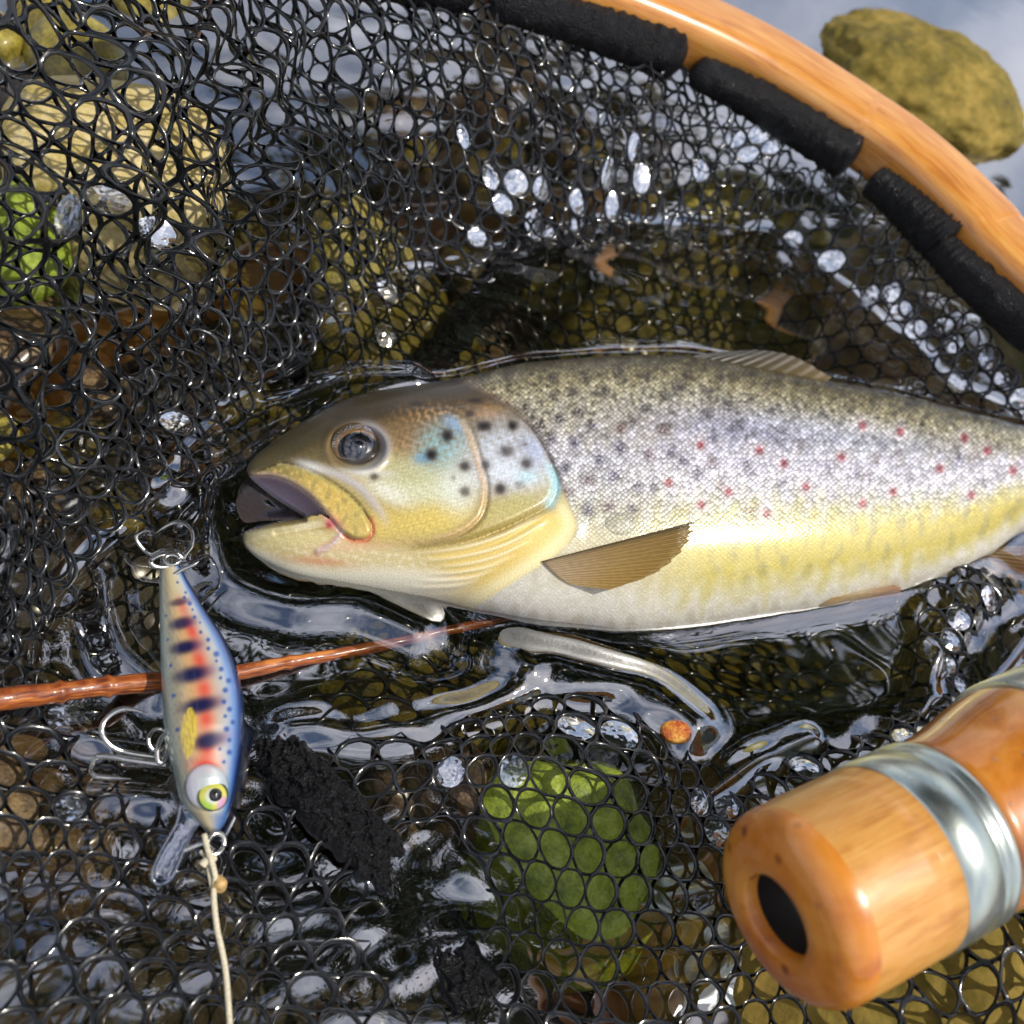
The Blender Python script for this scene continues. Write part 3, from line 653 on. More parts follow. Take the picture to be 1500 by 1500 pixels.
# pigment, with the dimness of the submerged snout mixed in
def fish_color(x, y):
    T = Tf(x); B = Bf(x); t = np.clip((y - T) / (B - T), 0, 1)
    n1 = Noise(30, 14, 201); n2 = Noise(9, 18, 202); n3 = Noise(70, 12, 203); n4 = Noise(4.5, 20, 204)
    tt = t + 0.02 * n1(x, y)
    ks = [0, .05, .13, .24, .36, .48, .58, .68, .80, .88, .94, 1]
    cs = lin([(84, 74, 46), (140, 130, 94), (176, 168, 136), (192, 186, 170), (206, 204, 218), (206, 204, 208), (198, 192, 150), (200, 184, 92), (202, 188, 104), (214, 206, 160), (226, 221, 204), (206, 198, 176)])
    cf = lin([(84, 74, 46), (144, 134, 98), (180, 172, 140), (190, 184, 170), (198, 196, 202), (200, 198, 196), (190, 186, 162), (186, 178, 140), (206, 200, 178), (220, 216, 202), (226, 222, 210), (206, 198, 180)])
    c = np.stack([np.interp(tt, ks, cs[:, i]) for i in range(3)], -1); c2 = np.stack([np.interp(tt, ks, cf[:, i]) for i in range(3)], -1)
    fr = sstep(1060, 880, x)[..., None]; c = c * (1 - fr) + c2 * fr
    def put(c, col, m): m = np.clip(m, 0, 1)[..., None]; return c * (1 - m) + lin(col) * m
    def blob(cx, cy, rx, ry, ang=0, p=1.0):
        a = math.radians(ang); dx = x - cx; dy = y - cy; u = (dx * math.cos(a) + dy * math.sin(a)) / rx; v = (-dx * math.sin(a) + dy * math.cos(a)) / ry
        return np.exp(-(u * u + v * v) ** p)
    # lilac sheen along the flank
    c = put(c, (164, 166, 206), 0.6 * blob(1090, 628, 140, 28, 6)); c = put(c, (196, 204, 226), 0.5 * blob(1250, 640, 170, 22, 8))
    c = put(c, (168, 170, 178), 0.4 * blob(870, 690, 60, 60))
    # yellow mottling low on the flank
    m = sstep(.56, .66, t) * sstep(.90, .80, t) * sstep(1000, 1080, x)
    c = put(c, (150, 146, 104), m * sstep(.2, 1.3, n1(x, y * .8)) * .5); c = put(c, (214, 194, 92), m * sstep(.4, 1.4, n2(x, y)) * .3)
    # fine dark mottling on the back
    m = sstep(.36, .12, t) * sstep(-.02, .04, t)
    c = put(c, (62, 56, 36), m * sstep(.5, 1.25, n2(x, y)) * .75); c = put(c, (64, 58, 40), sstep(.10, .0, t) * .6)
    # lateral line
    ll = np.interp(x, [820, 950, 1100, 1250, 1400, 1500], [668, 676, 664, 670, 686, 694]); c = put(c, (214, 212, 214), 0.45 * np.exp(-((y - ll) / 2.2) ** 2) * sstep(900, 1150, x))
    # dark spots
    r = np.random.default_rng(5)
    f = lambda a: (760 + a[0] / 2.027, 500 + a[1] / 2.027)
    DS = [(20,200),(100,165),(160,155),(255,150),(380,200),(475,140),(435,160),(690,175),(215,250),(340,240),(300,320),(240,350),(385,335),(165,300),(95,290),(430,265),(580,290),(630,270),(660,250),(745,285),(790,270),(830,300),(875,285),(140,375),(205,415),(285,400),(350,430),(265,490),(205,500),(340,495),(140,450),(490,355),(530,390),(575,360),(670,365),(690,390),(690,500),(1075,305),(1000,395),(1130,330),(1180,320),(1220,300),(1035,390),(1160,405),(1300,350),(1350,350),(1380,420),(1430,400),(300,255),(120,230),(180,210),(60,250),(450,330),(400,430),(560,210),(620,190),(760,200),(820,190),(900,210),(980,200),(500,100),(600,110),(380,100),(300,90),(740,130),(860,150),(960,160),(1060,190),(1160,200),(1260,230),(560,150),(200,110),(100,110),(1000,300),(940,290),(1060,350),(920,380),(780,420),(600,430)]
    for k, a in enumerate(DS):
        cx, cy = f(a); cx += r.normal(0, 1); cy += r.normal(0, 1); tq = (cy - np.interp(cx, Td[:, 0], Td[:, 1])) / (np.interp(cx, Bd[:, 0], Bd[:, 1]) - np.interp(cx, Td[:, 0], Td[:, 1]))
        far = float(sstep(900, 1250, cx)); col = (44, 36, 44) if tq < .25 else ((72, 66, 92) if k % 3 else (104, 76, 78))
        c = put(c, col, (0.98 - .42 * far) * blob(cx, cy, r.uniform(7, 11), r.uniform(7.5, 11.5), r.uniform(-30, 30), 1.2) * (0.8 + .25 * n4(x, y)))
    for k in range(130):                                            # small ones scattered on the back
        cx = r.uniform(700, 1480); tq = r.uniform(.02, .30); cy = np.interp(cx, Td[:, 0], Td[:, 1]) * (1 - tq) + np.interp(cx, Bd[:, 0], Bd[:, 1]) * tq
        c = put(c, (52, 46, 34), 0.7 * blob(cx, cy, r.uniform(3, 6), r.uniform(3, 6), 0, 1.4))
    for a in [(540,308),(714,324),(787,363),(445,420),(623,447),(541,485),(737,512),(853,432),(958,345),(1021,482),(1111,447),(1250,378),(1467,384),(1343,457),(1323,287),(1390,325),(1021,250),(1133,268)]:
        cx, cy = f(a); c = put(c, (214, 208, 210), .6 * blob(cx, cy, 14, 14, 0, 1.4)); c = put(c, (150, 30, 48), .92 * blob(cx, cy, 6.4, 7.2, 0, 1.5))
    # ---- head
    ds, ps, ss = seg_dist(x, y, SCALE_EDGE)
    hp = np.vstack([SCALE_EDGE, [(300, 940), (300, 500)]]); ih = inside(x, y, hp)
    head = np.where(ih, sstep(-1, 5, ds), sstep(6, 0, ds) * .0)
    hc_ = np.zeros_like(c) + lin((166, 146, 74))
    hb = c; c = hc_
    c = put(c, (78, 60, 30), sstep(.46, .06, t) * sstep(380, 480, x)); c = put(c, (128, 98, 50), .8 * blob(600, 630, 60, 26, -20)); c = put(c, (52, 42, 22), sstep(.16, .0, t))
    c = put(c, (72, 62, 34), 1.0 * blob(425, 632, 84, 46, -38, 1.8)); c = put(c, (110, 96, 56), .8 * blob(470, 668, 40, 14, -15, 1.3)); c = put(c, (92, 82, 46), .9 * blob(380, 682, 40, 16, -25, 1.3)); c = put(c, (60, 48, 26), .8 * blob(560, 598, 90, 16, -14, 1.4))  # dark snout and forehead: brown skin plus painted gloom of the water over it
    c = put(c, (176, 126, 84), .55 * blob(600, 652, 26, 20) * sstep(-.6, .8, n2(x, y))); c = put(c, (196, 146, 80), .6 * blob(640, 608, 50, 14, 0) * sstep(0, 1, n2(x, y))); c = put(c, (190, 140, 70), .6 * blob(715, 604, 22, 10) )
    c = put(c, (196, 198, 160), .95 * blob(610, 712, 66, 34, 18, 1.5)); c = put(c, (214, 214, 196), .8 * blob(570, 722, 40, 13, 30, 1.3)); c = put(c, (160, 150, 70), .6 * blob(590, 695, 40, 12, 10))
    c = put(c, (202, 176, 66), .95 * blob(628, 762, 62, 26, -6, 1.4)); c = put(c, (206, 176, 60), .7 * blob(560, 770, 30, 24))
    c = put(c, (206, 212, 200), .8 * blob(672, 712, 30, 36, 0, 1.4))
    # turquoise cheek and pale gill cover
    c = put(c, (128, 178, 186), (.72 + .2 * n2(x, y)) * blob(648, 654, 38, 34, -30, 1.3)); c = put(c, (88, 150, 186), .85 * blob(622, 670, 16, 9, -10, 1.3)); c = put(c, (120, 164, 200), .8 * blob(668, 622, 20, 10, 30, 1.3))
    c = put(c, (176, 188, 204), (.82 + .12 * n2(x, y)) * blob(745, 672, 66, 56, 20, 1.9)); c = put(c, (206, 196, 206), .4 * blob(745, 672, 60, 50) * sstep(.2, 1.2, n1(x * 1.6, y * 1.6))); c = put(c, (196, 204, 216), .7 * blob(735, 690, 50, 26, 10)); c = put(c, (150, 166, 206), .6 * blob(785, 660, 18, 26, -20))
    c = put(c, (150, 202, 218), .85 * np.exp(-(seg_dist(x, y, OPER[28:46])[0] / 9) ** 2)); c = put(c, (160, 210, 222), .6 * blob(772, 698, 16, 10))
    c = put(c, (162, 152, 78), .9 * blob(745, 744, 52, 20, -20, 1.5)); c = put(c, (156, 134, 52), .7 * blob(690, 782, 60, 12, -14))
    c = put(c, (190, 154, 100), .7 * np.exp(-((seg_dist(x, y, PREOP)[0]) / 4.6) ** 2) * sstep(612, 660, x)); c = put(c, (134, 104, 44), .55 * np.exp(-((seg_dist(x, y, PREOP)[0] - 8) / 3) ** 2) * (seg_dist(x, y, PREOP)[2] > 0))
    # fine speckle of the skin
    c = c * (1 + 0.07 * n4(x, y) + 0.05 * n2(x, y))[..., None]
    # gill membrane, throat and lower jaw
    c = put(c, (204, 174, 66), .9 * sstep(0, 14, y - np.interp(x, [560, 600, 673, 729, 767, 800], [812, 806, 797, 780, 763, 745])) * sstep(590, 660, x))
    for q in RAYS:
        d_, p_, _ = seg_dist(x, y, q); c = put(c, (226, 212, 170), .75 * np.exp(-(d_ / 3.0) ** 2) * np.sin(np.pi * np.clip(p_, .02, 1)) ** .7)
    c = put(c, (222, 208, 150), .9 * np.exp(-((seg_dist(x, y, SCALE_EDGE)[0] - 10) / 12) ** 2) * sstep(715, 750, y))
    low = sstep(-8, 10, y - np.interp(x, [350, 440, 490, 520, 600, 680], [770, 772, 782, 796, 806, 828])) * sstep(690, 590, x)
    c = put(c, (194, 176, 116), low); c = put(c, (150, 140, 84), .5 * low * blob(400, 790, 60, 16, 10) * sstep(-.5, 1, n2(x, y))); c = put(c, (216, 204, 164), .6 * low * sstep(.1, 1.3, n2(x * .7, y)) ); c = put(c, (196, 180, 110), .8 * low * blob(440, 790, 60, 12, -4)); c = put(c, (222, 212, 184), sstep(-16, 6, y - np.interp(x, [354, 420, 487, 561, 640, 720], [800, 828, 838, 836, 842, 860])) * sstep(740, 600, x) )
    c = put(c, (196, 128, 84), .75 * blob(468, 822, 44, 7, 5, 1.2)); c = put(c, (206, 150, 110), .5 * blob(520, 800, 60, 8, -2))
    c = put(c, (176, 168, 128), .7 * blob(375, 780, 26, 9, -12)); c = put(c, (228, 222, 186), .6 * blob(450, 770, 26, 5, -8))
    # maxilla and lip
    mpoly = np.vstack([MAXU, LIP[::-1]]); im = inside(x, y, mpoly); dm = seg_dist(x, y, MAXU)[0]; dl, pl, _ = seg_dist(x, y, LIP)
    ims = im * sstep(0, 2.5, np.minimum(dm, dl)); c = put(c, (196, 162, 56), ims); c = put(c, (140, 122, 60), ims * sstep(470, 410, x) * .9); c = put(c, (214, 188, 96), ims * .6 * sstep(-.2, 1.2, n2(x, y))); c = put(c, (136, 126, 62), ims * .6 * sstep(.3, 1.3, n1(x * 2, y * 2))); c = put(c, (160, 148, 70), im * .75 * np.exp(-(dm / 6) ** 2)); c = put(c, (168, 152, 66), im * .6 * blob(520, 760, 14, 18))
    c = put(c, (206, 174, 152), .9 * np.exp(-(dl / 5) ** 2) * sstep(362, 380, x)); c = put(c, (160, 112, 92), .5 * np.exp(-(dl / 3) ** 2) * sstep(430, 380, x))
    lac = seg_dist(x, y, LACR)[0]; c = put(c, (176, 170, 172), .9 * np.exp(-(lac / 6.5) ** 2) * ~im * np.sin(np.pi * np.clip(seg_dist(x, y, LACR)[1], .03, .97)) ** .5); c = put(c, (84, 74, 52), .7 * np.exp(-((dm) / 2.2) ** 2) * ~im * (y < 760)); c = put(c, (216, 216, 210), .8 * blob(456, 684, 20, 6, 18))
    c = put(c, (196, 92, 60), .8 * np.exp(-(seg_dist(x, y, [(544, 760), (548, 778), (538, 792), (515, 792), (500, 783)])[0] / 3.4) ** 2)); c = put(c, (200, 120, 92), .6 * np.exp(-(seg_dist(x, y, [(500, 783), (480, 800), (462, 812)])[0] / 4) ** 2))
    c = put(c, (186, 178, 190), .8 * np.exp(-(seg_dist(x, y, JAWL)[0] / 4.6) ** 2) * sstep(-1, .6, n2(x * 1.5, y * 1.5))); c = put(c, (190, 22, 34), .95 * blob(483, 768, 6.5, 6.5)); c = put(c, (204, 90, 100), .6 * blob(488, 764, 14, 8, 30))
    # palate
    lowj = y > np.interp(x, [354, 401, 446, 472, 484, 500], [782, 766, 757, 753, 761, 782]); pal = (y > np.interp(x, LIP[:, 0], LIP[:, 1]) + 1.5) & (x < 486) & ~lowj
    c = put(c, (134, 120, 138), pal * 1.0); c = put(c, (196, 178, 172), pal * np.exp(-(dl / 4) ** 2) * .8)
    # socket
    de = np.hypot((x - EYE[0]) / 1.12, (y - EYE[1] + 2) / 0.9)
    c = put(c, (150, 146, 150), .9 * np.exp(-((de - 38) / 7) ** 2) * sstep(-30, 30, x - EYE[0])); c = put(c, (120, 96, 56), .8 * np.exp(-((de - 36) / 7) ** 2) * sstep(25, -25, x - EYE[0])); c = put(c, (58, 46, 30), sstep(33, 27, de)); c = put(c, (206, 206, 196), .8 * blob(540, 692, 40, 6, 4))
    for cx, cy, rx, ry, s in ((610,591,13,5,.9),(696,587,13,5,.9),(688,606,7,6,.8),(709,624,12,8,1),(751,623,8,8,1),(655,638,9,10,1),(632,666,9,9,1),(742,661,11,9,.75),(771,679,9,9,.8),(767,651,8,7,.35),(681,683,9,8,.85),(712,681,7,8,.7),(681,720,8,8,.75),(733,716,9,9,.95),(761,710,8,7,.4),(548,698,7,6,.75),(538,600,6,4,.5),(664,700,4,4,.4)):
        c = put(c, (120, 92, 60), .5 * s * blob(cx, cy, rx * 1.5, ry * 1.5)); c = put(c, (34, 26, 22), s * blob(cx, cy, rx, ry, 0, 1.6))
    gy_ = c.mean(-1, keepdims=True); c = c * .86 + gy_ * .14
    c = np.clip(c * (1 + .25 * sstep(.02, .25, c.mean(-1, keepdims=True))), 0, .86)
    hd = head[..., None]; c = hb * (1 - hd) + c * hd
    # pale skin fold at the gill opening
    c = put(c, (110, 88, 70), .7 * np.exp(-((seg_dist(x, y, SCALE_EDGE)[0]) / 4) ** 2) * sstep(730, 690, y))
    mask = (1 - head) * np.clip(1.15 - 1.0 * sstep(.45, .75, t), .12, 1)
    return np.clip(c, 0, 1), mask
colr, smask = fish_color(x, y)
n = len(vxy); bmap = np.arange(n); under = np.where(~onb)[0]; remap = np.arange(n); remap[under] = n + np.arange(len(under))
Vt = FP.at(x, y, h); Vu = FP.at(x[under], y[under], -0.92 * h[under])
# face winding: up on the visible side
nrm = np.cross(Vt[tri[0, 1]] - Vt[tri[0, 0]], Vt[tri[0, 2]] - Vt[tri[0, 0]]); 
if nrm @ FP.n < 0: tri = tri[:, ::-1]
VV = np.vstack([Vt, Vu]); FF = np.vstack([tri, remap[tri][:, ::-1]])
uvp = np.vstack([vxy, vxy[under]])
def mat_fish():
    m, t, b = new_mat('trout_skin'); a = node(t, 'Attribute'); a.attribute_name = 'pig'; s = node(t, 'Attribute'); s.attribute_name = 'surf'; k = node(t, 'Attribute'); k.attribute_name = 'scale_mask'
    ns = node(t, 'TexNoise', Scale=0.02, Detail=2.0); t.links.new(s.outputs['Vector'], ns.inputs['Vector'])
    mp = node(t, 'Mapping'); mp.inputs['Scale'].default_value = (1 / 5.6, 1 / 4.9, 1); t.links.new(s.outputs['Vector'], mp.inputs['Vector'])
    r45 = node(t, 'Mapping'); r45.inputs['Rotation'].default_value = (0, 0, math.radians(45)); r45.inputs['Scale'].default_value = (1.0, 1.0, 1); t.links.new(mp.outputs[0], r45.inputs['Vector'])
    v = node(t, 'TexVoronoi', Scale=1.0, Randomness=0.42); t.links.new(r45.outputs[0], v.inputs['Vector'])
    n = node(t, 'TexNoise', Scale=0.42, Detail=4.0, Roughness=.7); t.links.new(s.outputs['Vector'], n.inputs['Vector'])
    # scale: pale centre, dark rim
    rr = ramp(t, v.outputs['Distance'], [(0.15, (1.22, 1.22, 1.22)), (0.42, (0.95, 0.95, 0.95)), (0.70, (0.52, 0.50, 0.48))])
    one = node(t, 'Mix', data_type='RGBA'); one.inputs['A'].default_value = (1, 1, 1, 1); t.links.new(k.outputs['Fac'], one.inputs['Factor']); t.links.new(rr.outputs['Color'], one.inputs['B'])
    sepc = node(t, 'SeparateColor'); t.links.new(v.outputs['Color'], sepc.inputs[0]); rc = ramp(t, sepc.outputs[0], [(0.0, (.74, .74, .72)), (.55, (1.06, 1.06, 1.06)), (1.0, (1.5, 1.5, 1.52))])
    mc = node(t, 'Mix', data_type='RGBA', blend_type='MULTIPLY'); t.links.new(k.outputs['Fac'], mc.inputs['Factor']); t.links.new(one.outputs['Result'], mc.inputs['A']); t.links.new(rc.outputs['Color'], mc.inputs['B'])
    mu = node(t, 'Mix', data_type='RGBA', blend_type='MULTIPLY'); mu.inputs['Factor'].default_value = 1; t.links.new(a.outputs['Color'], mu.inputs['A']); t.links.new(mc.outputs['Result'], mu.inputs['B'])
    sp = ramp(t, n.outputs['Fac'], [(0.3, (0.74, 0.73, 0.72)), (0.7, (1.2, 1.2, 1.2))])
    m2 = node(t, 'Mix', data_type='RGBA', blend_type='MULTIPLY'); m2.inputs['Factor'].default_value = 1; t.links.new(mu.outputs['Result'], m2.inputs['A']); t.links.new(sp.outputs['Color'], m2.inputs['B'])
    t.links.new(m2.outputs['Result'], b.inputs['Base Color'])
    b.inputs['Roughness'].default_value = 0.40; b.inputs['Metallic'].default_value = 0.05; b.inputs['Coat Weight'].default_value = 0.6; b.inputs['Coat Roughness'].default_value = 0.12
    inv = node(t, 'Math', operation='MULTIPLY_ADD'); inv.inputs[1].default_value = -1; inv.inputs[2].default_value = 1; t.links.new(v.outputs['Distance'], inv.inputs[0])
    mk = node(t, 'Math', operation='MULTIPLY'); t.links.new(inv.outputs[0], mk.inputs[0]); t.links.new(k.outputs['Fac'], mk.inputs[1])
    nn = node(t, 'Math', operation='MULTIPLY_ADD'); nn.inputs[1].default_value = 0.30; t.links.new(n.outputs['Fac'], nn.inputs[0]); t.links.new(mk.outputs[0], nn.inputs[2])
    bp = bump(t, b, nn.outputs[0], 0.55, 0.00035); b2 = node(t, 'Bump', Strength=.22, Distance=.00035); t.links.new(nn.outputs[0], b2.inputs['Height']); t.links.new(b2.outputs[0], b.inputs['Coat Normal'])
    return m
M_FISH = mat_fish()
trout = tag(empty('trout', FP.at(900., 735., -.014)), 'spotted brown trout lying on its side in the net with its mouth open', 'fish')
obj('body', VV, FF, M_FISH, trout, colors=np.vstack([colr, colr[under]]), attrs={'scale_mask': np.r_[smask, smask[under]]}, uv=uvp)

# eye
hE = float(fish_h(np.array([EYE[0] - 0.]), np.array([EYE[1] + 0.]))[0])
ec = FP.at(float(EYE[0]), float(EYE[1]), hE); pxm = 1 / (750 / HF / ((ec - CAM) @ FV)); vd = (CAM - ec) / np.linalg.norm(CAM - ec)
en = FP.n * .6 + vd * .4; en /= np.linalg.norm(en); eu = RV - en * (RV @ en); eu /= np.linalg.norm(eu); ev = np.cross(en, eu)
def cap(cx, cy, r, depth0, bulge, nr=10, na=40, r0=0.0):
    rr_ = np.linspace(r0, 1, nr); aa = np.linspace(0, 2 * np.pi, na, endpoint=False)
    X_ = cx + r * np.outer(rr_, np.cos(aa)); Y_ = cy + r * np.outer(rr_, np.sin(aa)); Z_ = depth0 + bulge * (1 - rr_[:, None] ** 2) * np.ones(na)
    V = ec + X_[..., None] * eu + Y_[..., None] * ev + Z_[..., None] * en
    Fc = [(i * na + j, (i + 1) * na + j, (i + 1) * na + (j + 1) % na, i * na + (j + 1) % na) for i in range(nr - 1) for j in range(na)]
    return V.reshape(-1, 3), Fc
E_ = pxm
def mat_iris():
    m, t, b = new_mat('trout_iris'); a = node(t, 'Attribute'); a.attribute_name = 'pig'; t.links.new(a.outputs['Color'], b.inputs['Base Color']); b.inputs['Roughness'].default_value = .3; b.inputs['Metallic'].default_value = .3; return m
Vi, Fi = cap(0, 0, 42 * E_, -0.0009, 0.0020, 30, 72)
ix, iy = PIX(Vi); rI = np.hypot((ix - EYE[0]), (iy - EYE[1])); 
ci = np.zeros((len(Vi), 3)) + lin((120, 92, 50)); 
def mixc(c, col, m): m = np.clip(m, 0, 1)[:, None]; return c * (1 - m) + lin(col) * m
rI = np.hypot((ix - EYE[0] - 1) / 1.14, (iy - EYE[1]) / .94)
ci = mixc(ci, (150, 112, 56), np.exp(-((rI - 30) / 3) ** 2) * sstep(4, -10, iy - EYE[1])); ci = mixc(ci, (150, 148, 156), sstep(27, 33, rI) * sstep(4, 14, ix - EYE[0])); ci = mixc(ci, (86, 70, 46), sstep(31, 35, rI) * (ix < EYE[0] + 4))
ci = mixc(ci, (176, 134, 80), np.exp(-((rI - 27) / 1.3) ** 2)); ci = mixc(ci, (13, 12, 15), sstep(26.5, 25, rI)); ci = mixc(ci, (150, 142, 130), sstep(10, 18, iy - EYE[1]) * sstep(17, 21, rI) * sstep(8, 0, ix - EYE[0]) * .8)
eye = obj('eye', Vi, Fi, mat_iris(), trout, colors=ci)
Vp, Fp = cap(0, 0, 15 * E_, 0.0009, 0.0009, 8, 40); obj('pupil', Vp, Fp, mat_simple('pupil_black', (0.006, 0.006, 0.008), .08, 0, 1, 100, 0), eye)
M_GLASS = mat_water('clear_cornea', 0.10, (0.98, 0.98, 0.98), 50, 0)
Vc, Fc_ = cap(0, 0, 37 * E_, 0.0001, 0.0026, 14, 48); obj('cornea', Vc, Fc_, M_GLASS, eye)

# fins
def mat_fin():
    m, t, b = new_mat('fin_membrane'); a = node(t, 'Attribute'); a.attribute_name = 'pig'; t.links.new(a.outputs['Color'], b.inputs['Base Color'])
    b.inputs['Roughness'].default_value = .32; b.inputs['Coat Weight'].default_value = .5
    o = t.nodes['Material Output']; tl = node(t, 'BsdfTranslucent'); t.links.new(a.outputs['Color'], tl.inputs['Color']); mi = node(t, 'MixShader'); mi.inputs[0].default_value = .25
    tr = node(t, 'BsdfTransparent'); m2 = node(t, 'MixShader'); m2.inputs[0].default_value = .24
    t.links.new(b.outputs[0], mi.inputs[1]); t.links.new(tl.outputs[0], mi.inputs[2]); t.links.new(mi.outputs[0], m2.inputs[1]); t.links.new(tr.outputs[0], m2.inputs[2]); t.links.new(m2.outputs[0], o.inputs['Surface']); return m
M_FIN = mat_fin()
def fin(name, root, edge, hfun, cols, nray=14, lift=(0.0003, 0.0012)):
    """a fan of rays between a root line and an outer edge line (photo pixels)"""
    nu, nv = nray * 8 + 1, 30; Rl = spline(root, nu); El = spline(edge, nu); uu_ = np.linspace(0, 1, nu); El = El + (El - Rl) * ((0.012 * np.cos(2 * np.pi * uu_ * nray) + 0.012 * np.sin(uu_ * 47 + 1) + .008 * np.sin(uu_ * 91))[:, None]); s = np.linspace(0, 1, nv); u = np.linspace(0, 1, nu)
    X_ = Rl[:, None, 0] * (1 - s) + El[:, None, 0] * s; Y_ = Rl[:, None, 1] * (1 - s) + El[:, None, 1] * s
    ph = u * nray; rayp = np.cos(2 * np.pi * ph)[:, None]
    H = hfun(X_, Y_) + lift[0] + (lift[1] - lift[0]) * s + 0.00010 * rayp * (0.4 + s)
    top = FP.at(X_, Y_, H).reshape(-1, 3); bot = FP.at(X_, Y_, H - 0.00022).reshape(-1, 3); N0 = nu * nv
    g = grid_faces(nu, nv); Fc = [tuple(q) for q in g] + [tuple(q[::-1] + N0) for q in g]
    ring = [i * nv for i in range(nu)] + [(nu - 1) * nv + j for j in range(1, nv)] + [i * nv + nv - 1 for i in range(nu - 2, -1, -1)] + [j for j in range(nv - 2, 0, -1)]
    for a in range(len(ring)): b_ = ring[(a + 1) % len(ring)]; Fc.append((ring[a], ring[a] + N0, b_ + N0, b_))
    c = np.zeros((nu, nv, 3)); c0, c1, c2, dark = [lin(q) for q in cols]
    ss = np.broadcast_to(s, (nu, nv))[..., None]; c = c0 * np.clip(1 - 2 * ss, 0, 1) + c1 * (1 - np.abs(2 * ss - 1)) + c2 * np.clip(2 * ss - 1, 0, 1)
    r_ = (0.5 + 0.5 * rayp)[..., None] * np.ones((nu, nv, 1)); c = c * (0.80 + 0.26 * r_)
    un = u[:, None, None]; nf_ = Noise(9, 14, 300)(X_, Y_)[..., None]; c = c * (0.78 + .34 * un) * (1 + .06 * nf_); c = c * (1 - .35 * un ** 2) + lin((196, 164, 96)) * .35 * un ** 2
    ed = np.exp(-(u * 12) ** 2)[:, None, None]; c = c * (1 - .8 * ed) + dark * .8 * ed
    c = c.reshape(-1, 3)
    return obj(name, np.vstack([top, bot]), Fc, M_FIN, trout, colors=np.vstack([c, c]))
hb_ = lambda X_, Y_: fish_h(X_.ravel(), Y_.ravel()).reshape(X_.shape)
fin('pectoral_fin', [(793, 822), (802, 832), (818, 846), (834, 856)], [(1012, 765), (1008, 790), (985, 820), (950, 844), (893, 864)], hb_, [(214, 190, 156), (190, 158, 98), (158, 124, 50), (50, 38, 22)], 15, (.0003, .0022))
fin('pelvic_fin', [(1196, 889), (1205, 884), (1219, 876)], [(1322, 872), (1320, 862), (1308, 857)], lambda X_, Y_: hb_(X_, np.minimum(Y_, Bf(X_) - 2)), [(206, 170, 110), (216, 190, 140), (200, 140, 100), (176, 120, 70)], 6, (0.0002, .0012))
flat = lambda X_, Y_: np.zeros_like(X_)
fin('dorsal_fin', [(990, 526), (1050, 534), (1120, 548), (1205, 562)], [(1055, 515), (1115, 513), (1165, 523), (1218, 553)], flat, [(72, 66, 50), (80, 76, 66), (92, 90, 88), (120, 120, 120)], 11, (0, 0))
fin('pectoral_fin', [(770, 906), (790, 912), (812, 914)], [(900, 972), (870, 968), (838, 950)], lambda X_, Y_: np.full_like(X_, -0.006), [(120, 110, 60), (120, 112, 62), (110, 104, 58), (90, 80, 40)], 9, (0, -.003))
fin('anal_fin', [(1412, 832), (1440, 818), (1470, 800)], [(1530, 858), (1570, 836), (1590, 800)], flat, [(196, 160, 100), (190, 130, 70), (180, 110, 60), (210, 180, 130)], 9, (0, .001))
fin('tail_fin', [(1690, 668), (1700, 690), (1702, 730), (1690, 750)], [(1850, 600), (1842, 660), (1842, 760), (1855, 830)], lambda X_, Y_: np.full_like(X_, 0.0005), [(140, 124, 80), (120, 104, 70), (96, 84, 60), (60, 50, 40)], 18, (0, .0004))
# air bubble ring by the fin
bc = (908., 769.); bb = FP.at(bc[0], bc[1], float(fish_h(np.array([bc[0]]), np.array([bc[1]]))[0]) - .0003)
nn_, mm_ = 14, 32; th = np.linspace(0, np.pi / 2, nn_); ph = np.linspace(0, 2 * np.pi, mm_, endpoint=False)
bv = np.stack([np.outer(np.sin(th), np.cos(ph)) * .0031, np.outer(np.sin(th), np.sin(ph)) * .0022, np.outer(np.cos(th), np.ones(mm_)) * .0013], -1).reshape(-1, 3)
obj('water_bead', bb + bv @ np.array([eu, ev, FP.n]), [(i * mm_ + j, (i + 1) * mm_ + j, (i + 1) * mm_ + (j + 1) % mm_, i * mm_ + (j + 1) % mm_) for i in range(nn_ - 1) for j in range(mm_)], M_GLASS, trout)

# ------------------------------------------------------------------ lure
LR = spline([(262, 826), (276, 852), (300, 892), (328, 934), (347, 978), (357, 1024), (357, 1080), (350, 1136), (341, 1178), (331, 1204), (318, 1222)], 121)
LL = spline([(234, 830), (233, 870), (234, 920), (236, 1000), (242, 1080), (254, 1132), (264, 1172), (280, 1196), (296, 1212), (306, 1220), (314, 1223)], 121)
LP_ = Plane(P(295, 1030, 0.0075), np.array([0.10, 0.0, 1]))
nr_, nc_ = 200, 70
ys = np.linspace(826.5, 1222, nr_); xl = np.interp(ys, LL[:, 1], LL[:, 0]); xr = np.interp(ys, LR[:, 1], LR[:, 0])
a_ = np.linspace(0, np.pi, nc_); tx = -np.cos(a_)
Xl = (xl + xr)[:, None] / 2 + (xr - xl)[:, None] / 2 * tx; Yl = np.broadcast_to(ys[:, None], Xl.shape)
Wl = np.interp(ys, [826, 840, 900, 980, 1060, 1140, 1190, 1212, 1222], np.array([1.5, 1.9, 2.8, 4.2, 5.0, 4.7, 3.4, 1.8, 0.3]) / 1000)
Hl = Wl[:, None] * np.sin(a_)[None] ** 0.85
dE = np.hypot(Xl - 312, Yl - 1166); dGc = np.hypot((Xl - 300) / 1.0, (Yl - 1152) / 1.0)
gill = sstep(1.06, .96, np.hypot((Xl - 303) / 31, (Yl - 1153) / 33))
Hl = Hl + 0.00035 * gill
